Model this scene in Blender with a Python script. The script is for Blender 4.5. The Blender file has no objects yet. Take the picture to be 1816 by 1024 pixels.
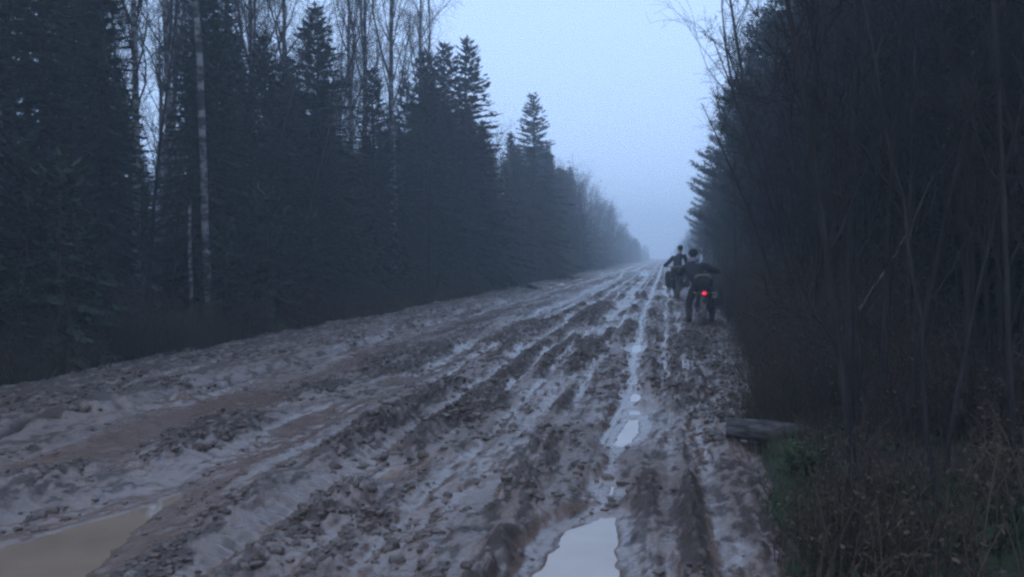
import bpy, bmesh, math, random
import numpy as np
from mathutils import Vector, Matrix

R = math.radians
scene = bpy.context.scene
COL = scene.collection
rng = np.random.default_rng(11)
random.seed(11)

# ------------------------------------------------------------------ camera
CAM_H, YAW, PITCH, FPX = 1.55, R(10.2), R(2.2), 1511.0     # focal length in photo pixels (1816 wide)
cam_d = bpy.data.cameras.new('camera')
cam = bpy.data.objects.new('camera', cam_d)
COL.objects.link(cam)
cam.location = (0, 0, CAM_H)
cam.rotation_euler = (R(90) - PITCH, 0, YAW)
cam_d.sensor_width = 36.0
cam_d.lens = 36.0 * FPX / 1816.0
cam_d.clip_start, cam_d.clip_end = 0.05, 2000.0
scene.camera = cam

# ------------------------------------------------------------------ sky: overcast dusk
SKY_STRENGTH = 0.10
world = bpy.data.worlds.new('World')
scene.world = world
world.use_nodes = True
wn = world.node_tree
wn.nodes.clear()
w_out = wn.nodes.new('ShaderNodeOutputWorld')
w_bg = wn.nodes.new('ShaderNodeBackground')
w_bg.inputs['Strength'].default_value = SKY_STRENGTH
w_sky = wn.nodes.new('ShaderNodeTexSky')
w_sky.sky_type = 'NISHITA'
w_sky.sun_disc = False
SUN_EL, SUN_ROT = R(38), R(200)
w_sky.sun_elevation, w_sky.sun_rotation = SUN_EL, SUN_ROT
w_sky.air_density, w_sky.dust_density = 1.5, 3.0
w_cl = wn.nodes.new('ShaderNodeRGB')                    # the even cloud cover in front of it
w_cl.outputs[0].default_value = (5.6, 7.9, 12.2, 1)
w_tc = wn.nodes.new('ShaderNodeTexCoord')
w_sep = wn.nodes.new('ShaderNodeSeparateXYZ')
wn.links.new(w_tc.outputs['Generated'], w_sep.inputs[0])
w_map = wn.nodes.new('ShaderNodeMapRange')              # overcast skies are brighter overhead
w_map.inputs['From Min'].default_value, w_map.inputs['From Max'].default_value = 0.0, 0.9
w_map.inputs['To Min'].default_value, w_map.inputs['To Max'].default_value = 1.2, 1.3
wn.links.new(w_sep.outputs['Z'], w_map.inputs['Value'])
w_vm = wn.nodes.new('ShaderNodeVectorMath')
w_vm.operation = 'SCALE'
wn.links.new(w_cl.outputs[0], w_vm.inputs[0])
wn.links.new(w_map.outputs[0], w_vm.inputs['Scale'])
w_mix = wn.nodes.new('ShaderNodeMix')
w_mix.data_type = 'RGBA'
w_mix.inputs['Factor'].default_value = 0.92
wn.links.new(w_sky.outputs[0], w_mix.inputs['A'])
wn.links.new(w_vm.outputs[0], w_mix.inputs['B'])
wn.links.new(w_mix.outputs['Result'], w_bg.inputs['Color'])
wn.links.new(w_bg.outputs[0], w_out.inputs[0])

sun_d = bpy.data.lights.new('sun', 'SUN')
sun_d.energy, sun_d.angle, sun_d.color = 0.3, R(60), (1.0, 0.96, 0.9)
sun = bpy.data.objects.new('sun', sun_d)
COL.objects.link(sun)
sun.rotation_euler = (R(90) - SUN_EL, 0, R(180) - SUN_ROT)

scene.view_settings.view_transform = 'Standard'
scene.view_settings.look = 'None'
scene.view_settings.exposure = 0.0
scene.view_settings.gamma = 1.0
scene.cycles.max_bounces = 4
scene.cycles.diffuse_bounces = 2
scene.cycles.glossy_bounces = 2
scene.cycles.volume_bounces = 2
scene.cycles.use_adaptive_sampling = False
scene.cycles.use_denoising = True
scene.cycles.denoising_prefilter = 'NONE'
scene.cycles.filter_width = 2.6          # the photo is a soft hand-held exposure

# ------------------------------------------------------------------ helpers
def fwd_depth(X, Y):
    return -X * math.sin(YAW) + Y * math.cos(YAW)

def spot(px, X):
    """distance up the road of something X metres beside the camera line that is seen in photo column px"""
    th = YAW + math.atan((908 - px) / FPX)
    return -X / math.tan(th)

def top_z(py, X, Y):
    return CAM_H + (452 - py) / FPX * fwd_depth(X, Y)

def column_of(X, Y):
    th = math.atan2(-X, Y)
    return 908 - FPX * math.tan(th - YAW)

def floor_at(px, py, z=0.0):
    """ground point seen at photo pixel"""
    cx, cy = (px - 908) / FPX, (512 - py) / FPX
    f = Vector((-math.sin(YAW) * math.cos(PITCH), math.cos(YAW) * math.cos(PITCH), -math.sin(PITCH)))
    r = Vector((math.cos(YAW), math.sin(YAW), 0))
    u = r.cross(f)
    d = f + r * cx + u * cy
    t = (z - CAM_H) / d.z
    return d.x * t, d.y * t

def tag(o, label=None, cat=None, group=None, kind=None):
    if label: o['label'] = label
    if cat: o['category'] = cat
    if group: o['group'] = group
    if kind: o['kind'] = kind
    return o

def thing(name, label, cat, loc=(0, 0, 0), rz=0.0, group=None, scale=1.0):
    o = bpy.data.objects.new(name, None)
    COL.objects.link(o)
    o.empty_display_size = 0.2
    o.location = loc
    o.rotation_euler = (0, 0, rz)
    o.scale = (scale,) * 3
    return tag(o, label, cat, group)

def link(name, mesh, parent=None):
    o = bpy.data.objects.new(name, mesh)
    COL.objects.link(o)
    if parent: o.parent = parent
    return o

class MB:
    """collects quads; build() makes ONE mesh"""
    def __init__(self):
        self.v, self.f, self.n, self.mi = [], [], 0, []
    def add(self, v, f, mi=0):
        v = np.asarray(v, float).reshape(-1, 3); f = np.asarray(f, int).reshape(-1, 4)
        self.v.append(v); self.f.append(f + self.n); self.mi.append(np.full(len(f), mi))
        self.n += len(v)
    def tube(self, pts, rad, n=6, mi=0, cap=True):
        pts = np.asarray(pts, float); m = len(pts)
        rad = np.broadcast_to(np.asarray(rad, float), (m,))
        t = np.gradient(pts, axis=0)
        t /= np.linalg.norm(t, axis=1)[:, None] + 1e-9
        ref = np.array([0.0, 0, 1]) if abs(t[0, 2]) < 0.9 else np.array([1.0, 0, 0])
        a = np.cross(t, ref); a /= np.linalg.norm(a, axis=1)[:, None] + 1e-9
        b = np.cross(t, a)
        ph = np.arange(n) * 2 * math.pi / n
        ring = pts[:, None] + rad[:, None, None] * (np.cos(ph)[None, :, None] * a[:, None] + np.sin(ph)[None, :, None] * b[:, None])
        v = ring.reshape(-1, 3)
        i = np.arange(m - 1)[:, None] * n; j = np.arange(n)[None]; k = (j + 1) % n
        f = np.stack([i + j, i + k, i + n + k, i + n + j], -1).reshape(-1, 4)
        self.add(v, f, mi)
        if cap and n >= 4:
            for base, c, s in ((0, pts[0], 1), ((m - 1) * n, pts[-1], -1)):
                o = self.n
                vs = np.vstack([v[base:base + n], c[None]])
                fs = [[q, n, (q + 1) % n, (q + 1) % n] for q in range(n)]
                # centre fan as degenerate-free quads over pairs
                fs = [[q, (q + 1) % n, (q + 2) % n, n] for q in range(0, n - 1, 2)]
                self.add(vs, fs, mi)
    def cards(self, base, d, side, L, W, mi=0):
        """kite-shaped sprays: base point, direction, side vector, length, width"""
        L = np.asarray(L)[:, None]; W = np.asarray(W)[:, None]
        m = base + d * L * 0.45
        v = np.stack([base, m + side * W * 0.5, base + d * L, m - side * W * 0.5], 1).reshape(-1, 3)
        f = np.arange(len(v)).reshape(-1, 4)
        self.add(v, f, mi)
    def box(self, lo, hi, mi=0):
        x0, y0, z0 = lo; x1, y1, z1 = hi
        v = [(x0, y0, z0), (x1, y0, z0), (x1, y1, z0), (x0, y1, z0), (x0, y0, z1), (x1, y0, z1), (x1, y1, z1), (x0, y1, z1)]
        self.add(v, [(0, 3, 2, 1), (4, 5, 6, 7), (0, 1, 5, 4), (1, 2, 6, 5), (2, 3, 7, 6), (3, 0, 4, 7)], mi)
    def lathe(self, prof, n=24, axis='x', centre=(0, 0, 0), mi=0):
        """closed profile [(radius, along axis)]"""
        prof = np.asarray(prof, float); m = len(prof)
        ph = np.arange(n) * 2 * math.pi / n
        r = prof[:, 0][:, None]; a = np.broadcast_to(prof[:, 1][:, None], (m, n))
        c, s = r * np.cos(ph)[None], r * np.sin(ph)[None]
        v = {'x': np.stack([a, c, s], -1), 'y': np.stack([c, a, s], -1), 'z': np.stack([c, s, a], -1)}[axis].reshape(-1, 3) + np.asarray(centre)
        i = np.arange(m)[:, None] * n; i2 = ((np.arange(m) + 1) % m)[:, None] * n
        j = np.arange(n)[None]; k = (j + 1) % n
        self.add(v, np.stack([i + j, i + k, i2 + k, i2 + j], -1).reshape(-1, 4), mi)
    def mesh(self, name, mats, smooth=False):
        me = bpy.data.meshes.new(name)
        v = np.vstack(self.v); f = np.vstack(self.f)
        me.vertices.add(len(v)); me.vertices.foreach_set('co', v.ravel())
        me.loops.add(f.size); me.loops.foreach_set('vertex_index', f.ravel())
        me.polygons.add(len(f))
        me.polygons.foreach_set('loop_start', np.arange(len(f)) * 4)
        me.polygons.foreach_set('loop_total', np.full(len(f), 4))
        for m in (mats if isinstance(mats, (list, tuple)) else [mats]): me.materials.append(m)
        me.polygons.foreach_set('material_index', np.concatenate(self.mi))
        if smooth: me.polygons.foreach_set('use_smooth', np.ones(len(f), bool))
        me.update(calc_edges=True)
        return me
    def build(self, name, mats, parent=None, smooth=False):
        return link(name, self.mesh(name, mats, smooth), parent)

# -------- vectorised noise (for real relief)
def _h(i, j, s):
    n = (i * 374761393 + j * 668265263 + s * 974634777) & 0xFFFFFFFF
    n = ((n ^ (n >> 13)) * 1274126177) & 0xFFFFFFFF
    return ((n ^ (n >> 16)) & 0xFFFF) / 65535.0
def vnoise(x, y, s=0):
    xi, yi = np.floor(x).astype(np.int64), np.floor(y).astype(np.int64)
    fx, fy = x - xi, y - yi
    u, v = fx * fx * (3 - 2 * fx), fy * fy * (3 - 2 * fy)
    a, b, c, d = _h(xi, yi, s), _h(xi + 1, yi, s), _h(xi, yi + 1, s), _h(xi + 1, yi + 1, s)
    return (a * (1 - u) + b * u) * (1 - v) + (c * (1 - u) + d * u) * v * 1.0
def fbm(x, y, s=0, oct=3):
    t, a, n = 0, 1, 0
    for k in range(oct):
        t = t + a * vnoise(x * 2 ** k + 17 * k, y * 2 ** k - 9 * k, s + k); n += a; a *= 0.5
    return t / n
def lumps(x, y, s=0):
    """rounded clods: 1 at a clod's middle, 0 between clods"""
    xi, yi = np.floor(x).astype(np.int64), np.floor(y).astype(np.int64)
    best = np.full(np.shape(x), 9.0)
    for dx in (-1, 0, 1):
        for dy in (-1, 0, 1):
            a, b = xi + dx, yi + dy
            rr = 0.6 + 0.8 * _h(a, b, s + 5)
            d = ((a + _h(a, b, s) - x) ** 2 + (b + _h(a, b, s + 1) - y) ** 2) / (rr * rr)
            best = np.minimum(best, d)
    return np.clip(1 - best * 1.6, 0, 1)
def sst(a, b, x):
    t = np.clip((x - a) / (b - a), 0, 1)
    return t * t * (3 - 2 * t)

# ------------------------------------------------------------------ materials
def mat(name):
    m = bpy.data.materials.new(name)
    m.use_nodes = True
    nt = m.node_tree
    b = nt.nodes['Principled BSDF']
    return m, nt, b
def N(nt, t, **kw):
    n = nt.nodes.new(t)
    for k, v in kw.items():
        if k in n.inputs.keys(): n.inputs[k].default_value = v
        else: setattr(n, k, v)
    return n
def ramp(nt, fac, stops):
    r = nt.nodes.new('ShaderNodeValToRGB')
    e = r.color_ramp.elements
    while len(e) < len(stops): e.new(0.5)
    for q, (p, c) in zip(e, stops):
        q.position = p; q.color = (*c, 1) if len(c) == 3 else c
    nt.links.new(fac, r.inputs[0])
    return r.outputs[0]
def plain(name, c, rough=0.6, metal=0.0, var=0.35, scale=30.0, bump=0.15, spec=0.4):
    """a solid colour with worn variation and fine relief"""
    m, nt, b = mat(name)
    tc = N(nt, 'ShaderNodeTexCoord')
    no = N(nt, 'ShaderNodeTexNoise', Scale=scale, Detail=4.0)
    nt.links.new(tc.outputs['Object'], no.inputs['Vector'])
    nt.links.new(ramp(nt, no.outputs['Fac'], [(0.3, tuple(x * (1 - var) for x in c)), (0.7, tuple(min(1, x * (1 + var)) for x in c))]), b.inputs['Base Color'])
    b.inputs['Roughness'].default_value = rough
    b.inputs['Metallic'].default_value = metal
    b.inputs['Specular IOR Level'].default_value = spec
    if bump:
        bu = N(nt, 'ShaderNodeBump', Strength=bump, Distance=0.01)
        nt.links.new(no.outputs['Fac'], bu.inputs['Height'])
        nt.links.new(bu.outputs[0], b.inputs['Normal'])
    return m
def foliage(name, c0, c1, c2, rough=0.7):
    """leaf colours that vary from spray to spray and from plant to plant"""
    m, nt, b = mat(name)
    g = N(nt, 'ShaderNodeNewGeometry'); oi = N(nt, 'ShaderNodeObjectInfo')
    a = N(nt, 'ShaderNodeMath', operation='MULTIPLY'); a.inputs[1].default_value = 0.6
    nt.links.new(g.outputs['Random Per Island'], a.inputs[0])
    c = N(nt, 'ShaderNodeMath', operation='MULTIPLY_ADD'); c.inputs[1].default_value = 0.4
    nt.links.new(oi.outputs['Random'], c.inputs[0]); nt.links.new(a.outputs[0], c.inputs[2])
    nt.links.new(ramp(nt, c.outputs[0], [(0.0, c0), (0.5, c1), (1.0, c2)]), b.inputs['Base Color'])
    b.inputs['Roughness'].default_value = rough
    b.inputs['Specular IOR Level'].default_value = 0.2
    return m
def bark(name, c0, c1, scale=(14, 14, 3), lo=0.35, hi=0.65):
    m, nt, b = mat(name)
    tc = N(nt, 'ShaderNodeTexCoord'); mp = N(nt, 'ShaderNodeMapping'); mp.inputs['Scale'].default_value = scale
    nt.links.new(tc.outputs['Object'], mp.inputs[0])
    no = N(nt, 'ShaderNodeTexNoise', Scale=1.0, Detail=5.0)
    nt.links.new(mp.outputs[0], no.inputs['Vector'])
    nt.links.new(ramp(nt, no.outputs['Fac'], [(lo, c0), (hi, c1)]), b.inputs['Base Color'])
    bu = N(nt, 'ShaderNodeBump', Strength=0.5, Distance=0.02)
    nt.links.new(no.outputs['Fac'], bu.inputs['Height']); nt.links.new(bu.outputs[0], b.inputs['Normal'])
    b.inputs['Roughness'].default_value = 0.85
    b.inputs['Specular IOR Level'].default_value = 0.2
    return m

M = {}
M['needle'] = foliage('spruce_needles', (0.010, 0.017, 0.014), (0.016, 0.027, 0.020), (0.026, 0.040, 0.028))
M['young'] = foliage('young_spruce_needles', (0.016, 0.027, 0.015), (0.024, 0.042, 0.020), (0.036, 0.058, 0.027))
M['pine'] = foliage('pine_needles', (0.012, 0.022, 0.019), (0.020, 0.034, 0.028), (0.032, 0.050, 0.040))
M['bark'] = bark('conifer_bark', (0.018, 0.014, 0.012), (0.06, 0.048, 0.042))
M['twig'] = bark('bare_twigs', (0.014, 0.011, 0.011), (0.032, 0.026, 0.024))
M['birch'] = bark('birch_bark', (0.03, 0.027, 0.025), (0.20, 0.195, 0.19), (4, 4, 8), 0.44, 0.60)
M['aspen'] = bark('grey_bark', (0.04, 0.036, 0.032), (0.16, 0.15, 0.135), (8, 8, 3))
M['weed'] = foliage('dry_weeds', (0.024, 0.017, 0.011), (0.045, 0.032, 0.022), (0.10, 0.072, 0.048))
M['drygrass'] = foliage('dry_grass', (0.045, 0.038, 0.016), (0.085, 0.072, 0.032), (0.15, 0.125, 0.06))
M['grass'] = foliage('green_grass', (0.02, 0.035, 0.014), (0.035, 0.065, 0.022), (0.06, 0.10, 0.035))
M['fern'] = foliage('fern_leaves', (0.026, 0.036, 0.016), (0.042, 0.056, 0.025), (0.075, 0.090, 0.042))
M['litter'] = foliage('fallen_leaves', (0.012, 0.010, 0.008), (0.026, 0.021, 0.017), (0.075, 0.065, 0.055))
M['leafgreen'] = foliage('low_green_leaves', (0.015, 0.028, 0.014), (0.03, 0.05, 0.022), (0.07, 0.09, 0.04))
# ------------------------------------------------------------------ the road: relief
def edge_right(Y):
    return np.interp(Y, [-5, 3.5, 4.5, 6, 9, 14, 18, 30, 420], [0.26, 0.34, 0.38, 0.49, 0.82, 1.15, 1.35, 1.5, 1.6])
def edge_left(Y):
    return np.interp(Y, [-5, 8, 20, 420], [-6.9, -6.9, -6.8, -6.8])
def g(u, c, w):
    return np.exp(-((u - c) / w) ** 2)

WATER = -0.075
# puddle basins: outline on the ground, read off the photo
def outline(pts):
    return np.array([floor_at(*p, WATER) for p in pts])
BIG = outline([(925, 1060), (965, 985), (1003, 942), (1048, 928), (1062, 918), (1098, 918), (1101, 960), (1103, 1060)])
BIG = np.vstack([BIG, [[-0.30, 2.6], [-0.62, 2.6]]])
TAN = outline([(-420, 1140), (-60, 985), (90, 945), (200, 915), (255, 898), (330, 872), (322, 888), (285, 908), (238, 945), (205, 985), (160, 1030), (60, 1110)])
PUDDLES = [
    (BIG, 'big'), (TAN, 'tan'),
    (outline([(1086, 790), (1098, 765), (1112, 745), (1137, 744), (1135, 768), (1124, 783), (1104, 796)]), 'small'),
    (outline([(1113, 714), (1119, 698), (1144, 697), (1139, 713)]), 'small'),
    (outline([(1119, 626), (1120, 612), (1138, 612), (1138, 625)]), 'small'),
    (outline([(1076, 878), (1082, 862), (1093, 864), (1090, 880)]), 'small'),
    (outline([(1112, 737), (1116, 729), (1143, 728), (1140, 737)]), 'small'),
    (outline([(662, 850), (690, 832), (720, 828), (712, 842), (682, 856)]), 'tanpatch'),
    (outline([(1102, 492), (1108, 482), (1150, 480), (1146, 492)]), 'small'),
]
SLICKS = [(outline(p), l) for p, l in (
    ([(470, 775), (520, 752), (588, 728), (600, 738), (560, 758), (500, 785)], -0.03), ([(655, 690), (690, 674), (745, 676), (725, 690), (680, 698)], -0.02),
    ([(975, 672), (990, 640), (1010, 622), (1025, 625), (1010, 652), (992, 678)], -0.02), ([(855, 832), (865, 812), (890, 812), (885, 835)], -0.02),
    ([(930, 805), (950, 785), (990, 788), (965, 815)], -0.02), ([(820, 905), (850, 870), (900, 865), (890, 905), (850, 925)], -0.02),
    ([(20, 850), (120, 805), (300, 745), (420, 712), (440, 722), (300, 775), (130, 840)], 0.0),
    ([(1275, 1030), (1280, 985), (1312, 980), (1318, 1030)], 0.0))]
TEARS = [outline(p) for p in ([(-40, 812), (10, 792), (50, 774), (95, 772)], [(120, 762), (150, 756), (172, 758)], [(168, 746), (190, 741), (214, 743)],
                              [(280, 732), (300, 726), (318, 728)], [(345, 718), (380, 706), (440, 684)], [(520, 660), (560, 648), (600, 642)])]
def poly_sd(P, X, Y):
    """signed distance to a polygon, negative inside"""
    d = np.full(X.shape, 1e9); ins = np.zeros(X.shape, bool)
    n = len(P)
    for i in range(n):
        ax, ay = P[i]; bx, by = P[(i + 1) % n]
        ex, ey = bx - ax, by - ay
        t = np.clip(((X - ax) * ex + (Y - ay) * ey) / (ex * ex + ey * ey + 1e-12), 0, 1)
        d = np.minimum(d, (X - ax - t * ex) ** 2 + (Y - ay - t * ey) ** 2)
        c = (ay > Y) != (by > Y)
        xi = ax + (Y - ay) / (ey if abs(ey) > 1e-12 else 1e-12) * ex
        ins ^= c & (X < xi)
    d = np.sqrt(d)
    return np.where(ins, -d, d)

def road_height(X, Y, fine=True):
    """relief, wetness and a dark mask: churned-up mud plus shade painted in the crevices"""
    w = 0.16 * (vnoise(Y * 0.22, Y * 0 + 3, 1) - 0.5) + 0.05 * (vnoise(Y * 0.8, Y * 0, 2) - 0.5)
    w = w * sst(3, 12, Y)
    drift = np.interp(Y, [0, 5, 9, 16, 26, 60, 420], [0.0, 0.0, 0.0, -0.06, -0.2, -0.1, 0.0])
    u = X - w
    m = X - drift - 0.5 * w
    patch = lambda s, f=0.35, lo=0.35, hi=0.62: sst(lo, hi, vnoise(X * 0.5 + s, Y * f + 7 * s, 30 + s))
    h = 0.03 * (fbm(X * 0.45, Y * 0.16, 3, 3) - 0.5) * 2
    h += 0.03 * (fbm(X * 1.5, Y * 0.5, 8, 3) - 0.5) * 2
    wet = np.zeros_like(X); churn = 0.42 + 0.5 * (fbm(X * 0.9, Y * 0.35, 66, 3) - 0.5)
    tear = 0.35 + 1.1 * sst(0.35, 0.7, fbm(X * 1.6 + 9, Y * 0.9, 55, 3))
    def rut(c, wd, dp, uu, s=None):
        nonlocal h, wet, churn
        k = g(uu, c, wd) * (1 if s is None else 0.35 + 0.65 * patch(s))
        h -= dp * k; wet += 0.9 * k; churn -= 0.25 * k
    def ridge(c, wd, ht, uu, s=None, ch=0.9):
        nonlocal h, wet, churn
        k = g(uu, c, wd) * (1 if s is None else patch(s)) * tear
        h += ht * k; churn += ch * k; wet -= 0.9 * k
    rut(-0.40, 0.125, 0.085, m)
    ridge(-0.76, 0.10, 0.055, m + 0.10 * (np.interp(Y, [4, 7, 10], [0.6, 0, -0.6])), 1, 1.1)
    ridge(-0.14, 0.09, 0.04, m, 2, 0.7)
    rut(-1.25, 0.16, 0.035, u, 3)
    rut(-0.98, 0.07, 0.03, u, 31); ridge(-1.08, 0.06, 0.025, u, 32, 0.6); rut(-1.5, 0.07, 0.03, u, 33); rut(-1.82, 0.06, 0.03, u, 34)
    rut(-2.85, 0.07, 0.03, u, 35); rut(-4.15, 0.08, 0.03, u, 36); ridge(-4.9, 0.07, 0.03, u, 37, 0.6); rut(0.05, 0.07, 0.03, u, 38); ridge(0.16, 0.07, 0.03, u, 39, 0.5); rut(-5.9, 0.15, 0.03, u, 40)
    ridge(-1.66, 0.10, 0.035, u, 4, 0.7)
    rut(-2.28, 0.09, 0.06, u)
    ridge(-2.02, 0.09, 0.045, u, 5)
    ridge(-2.56, 0.10, 0.045, u, 6, 1.0)
    rut(-3.20, 0.22, 0.05, u)
    ridge(-3.86, 0.26, 0.03, u, 7, 0.4)
    rut(-4.5, 0.32, 0.035, u)
    rut(0.28, 0.10, 0.03, X, 9)
    # churned mounds between the tracks
    for (mx, my, lx, ly, ht) in ((-3.8, 6.7, 0.42, 1.2, 0.13), (-3.75, 12.6, 0.55, 2.6, 0.17), (-3.95, 9.2, 0.3, 0.9, 0.08), (-4.2, 4.9, 0.32, 1.0, 0.09),
                                 (-2.6, 7.4, 0.22, 1.1, 0.09), (-1.9, 8.6, 0.25, 1.6, 0.07), (-2.0, 5.1, 0.2, 0.5, 0.06),
                                 (-3.0, 17.5, 0.5, 3.2, 0.13), (-1.3, 14, 0.3, 3.0, 0.10), (-0.95, 6.2, 0.2, 1.4, 0.04), (-1.9, 24, 0.5, 5, 0.12),
                                 (0.2, 10, 0.25, 2.0, 0.05), (0.45, 15, 0.3, 3, 0.06)):
        wob = 0.6 * (fbm(X * 2.2, Y * 1.1, 40, 2) - 0.5)
        k = 1 - sst(0.45, 1.15, np.sqrt(((X - mx) / lx) ** 2 + ((Y - my) / ly) ** 2) + wob)
        h += 0.4 * ht * k; churn += 1.0 * k; wet -= 0.9 * k
    # slumped step along the left track, torn in places
    sx = X + 5.25 + 0.35 * (fbm(Y * 0.55, Y * 0 + 2, 50, 3) - 0.5) * 2
    cut = 0.35 + 0.65 * patch(11, 0.6)
    h += 0.10 * cut * (1 - sst(-0.09, 0.03, sx)) + 0.05 * (1 - sst(-1.2, 0, sx))
    h -= 0.05 * cut * g(sx, 0.06, 0.05)
    churn += 0.5 * (1 - sst(-0.6, 0.1, sx)); wet -= 0.35 * (1 - sst(-0.9, 0.0, sx))
    churn += 0.35 * sst(-0.1, 0.25, X)
    h = 0.68 * h
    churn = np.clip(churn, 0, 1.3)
    # churned texture: clods, torn edges, footprints, tread
    yy = Y * 0.55
    big = fbm(X * 3.2 + 0.8 * vnoise(X * 2, yy, 61), yy * 3.2, 12, 3) - 0.5
    h += big * (0.02 + 0.030 * churn)
    if fine:
        wx = X + 0.12 * (fbm(X * 9, Y * 7, 71, 2) - 0.5); wy = Y + 0.16 * (fbm(X * 9, Y * 7, 73, 2) - 0.5)
        c1 = lumps(wx * 10, wy * 7, 13); c2 = lumps(wx * 22, wy * 17, 17)
        c3 = lumps(wx * 34 + 3, wy * 27, 19)
        far = sst(8, 16, Y)
        h += np.clip(0.95 * churn - 0.12, 0.02, 2) * (0.042 * c1 * (1 + 0.6 * far) + 0.036 * c2 * (1 - 0.6 * far) + 0.014 * c3 * (1 - far)) + 0.004 * c2
        h += (fbm(X * 16, Y * 11, 21, 3) - 0.5) * (0.010 + 0.045 * churn)
        h += (fbm(X * 17, Y * 1.3, 44, 3) - 0.5) * 0.022          # dragged streaks along the tracks
        tread = np.sin((Y + 0.3 * np.abs(u + 2.28)) * 2 * math.pi / 0.13)
        h += 0.010 * np.clip(tread * 2, -1, 1) * g(u, -2.28, 0.12)
        tread2 = np.sin((Y + 0.4 * np.abs(m + 0.42)) * 2 * math.pi / 0.16)
        h += 0.006 * np.clip(tread2 * 2, -1, 1) * g(m, -0.42, 0.15)
        pits = lumps(X * 2.6, Y * 2.0, 23)
        h -= 0.028 * sst(0.55, 0.9, pits) * sst(-3.0, -2.6, X)
    # slick, smeared-flat patches and torn crevices seen in the photo
    slick = np.zeros_like(X)
    wob2 = 0.10 * (fbm(X * 6, Y * 3.5, 222, 3) - 0.5) * 2
    for P, lev in SLICKS:
        bb = (X > P[:, 0].min() - 0.4) & (X < P[:, 0].max() + 0.4) & (Y > P[:, 1].min() - 0.8) & (Y < P[:, 1].max() + 0.8)
        if not bb.any(): continue
        k = 1 - sst(-0.05, 0.07, poly_sd(P, X[bb], Y[bb]) + wob2[bb])
        h[bb] = h[bb] * (1 - k) + (lev + (0.12 if len(P) < 7 and P[:, 1].max() - P[:, 1].min() < 2 else 0.5) * (h[bb] - lev)) * k
        wet[bb] += 0.9 * k; slick[bb] = np.maximum(slick[bb], k)
    torn = np.zeros_like(X)  # where crevice shade is put into the colour
    for P in TEARS:
        bb = (X > P[:, 0].min() - 0.5) & (X < P[:, 0].max() + 0.5) & (Y > P[:, 1].min() - 0.6) & (Y < P[:, 1].max() + 0.6)
        if not bb.any(): continue
        xb, yb = X[bb] + 0.5 * wob2[bb], Y[bb] + 0.8 * wob2[bb]
        d = np.full(xb.shape, 9.0)
        for (ax, ay), (bx_, by_) in zip(P[:-1], P[1:]):
            ex, ey = bx_ - ax, by_ - ay
            t = np.clip(((xb - ax) * ex + (yb - ay) * ey) / (ex * ex + ey * ey), 0, 1)
            d = np.minimum(d, np.hypot(xb - ax - t * ex, (yb - ay - t * ey)))
        wv = 0.6 + 0.8 * vnoise(xb * 7, yb * 5, 231)
        k = np.exp(-(d / (0.055 * wv)) ** 2)
        h[bb] += -0.085 * k * wv + 0.035 * np.exp(-((d - 0.13) / 0.08) ** 2); torn[bb] = np.maximum(torn[bb], k)
    # puddle basins
    jag = 0.085 * (fbm(X * 9, Y * 6, 81, 3) - 0.5) * 2
    for P, kind in PUDDLES:
        bb = (X > P[:, 0].min() - 0.7) & (X < P[:, 0].max() + 0.7) & (Y > P[:, 1].min() - 1.0) & (Y < P[:, 1].max() + 1.0)
        if not bb.any(): continue
        s = 0.35 if kind in ('small', 'tanpatch') else 1.0
        far = P[:, 1].mean()
        sd = poly_sd(P, X[bb], Y[bb]) + jag[bb] * 0.55 * s
        hb = h[bb]
        inside = np.minimum(hb, WATER - 0.004 - 0.035 * sst(-0.01, 0.12, -sd) + 0.15 * (hb - hb.mean()) * 0)
        lip = WATER + 0.004 + 0.10 * (hb - WATER) * (hb > WATER) + 0.016 * (fbm(X[bb] * 14, Y[bb] * 9, 205, 3) - 0.5)
        k = sst(-0.07, 0.03, sd)
        near = 1 - sst(0.05, 0.5 if kind == 'tan' else 0.26, sd)
        out = hb * (1 - near) + lip * near
        h[bb] = inside * (1 - k) + out * k
        wet[bb] = np.maximum(wet[bb], 1.1 * near)
    # keep water out of the other low spots
    allsd = np.full(X.shape, 9.0)
    for P, kind in PUDDLES:
        bb = (X > P[:, 0].min() - 0.6) & (X < P[:, 0].max() + 0.6) & (Y > P[:, 1].min() - 1.0) & (Y < P[:, 1].max() + 1.0)
        if bb.any(): allsd[bb] = np.minimum(allsd[bb], poly_sd(P, X[bb], Y[bb]))
    low = allsd > 0.06
    rim = 0.012 * np.clip(1 - allsd / 0.12, 0, 1) * (fbm(X * 14, Y * 9, 205, 3) < 0.42)
    h = np.where(low, np.maximum(h + rim, WATER + 0.006 + 0.3 * np.maximum(0, h - WATER + 0.08) * 0.3), h)
    wet = wet + 0.55 * patch(15, 0.5) + 1.2 * (fbm(X * 1.8, Y * 0.7, 90, 3) - 0.5) - 3.0 * np.maximum(0, big) * churn
    # shoulders sink under the verge
    rag = 0.45 * (fbm(X * 2.5, Y * 1.2, 95, 3) - 0.5) * 2
    el, er = edge_left(Y), edge_right(Y)
    h = h - 0.5 * sst(0.0, 1.1, X - er + rag * 0.6) - 0.5 * sst(0.0, 1.2, el - X + rag)
    # which soil lies on top: turned-over dark earth in clods and crumbs, or smeared clay; crevices get painted shade
    grain = 0.34 * fbm(X * 12, Y * 6.5, 301, 3) + 0.36 * fbm(X * 28, Y * 17, 305, 2) + 0.30 * fbm(X * 15, Y * 1.6, 308, 2)
    earth = sst(0.49, 0.60, grain + 0.19 * (np.clip(churn, 0, 1.1) - 0.36) - 0.10 * np.clip(wet - 0.3, 0, 1))
    earth = np.maximum(earth * (1 - 0.6 * slick), sst(0.3, 0.7, torn))  # torn crevices coloured dark, standing in for the shade inside them
    return h, np.clip(wet, 0, 1), earth

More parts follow.
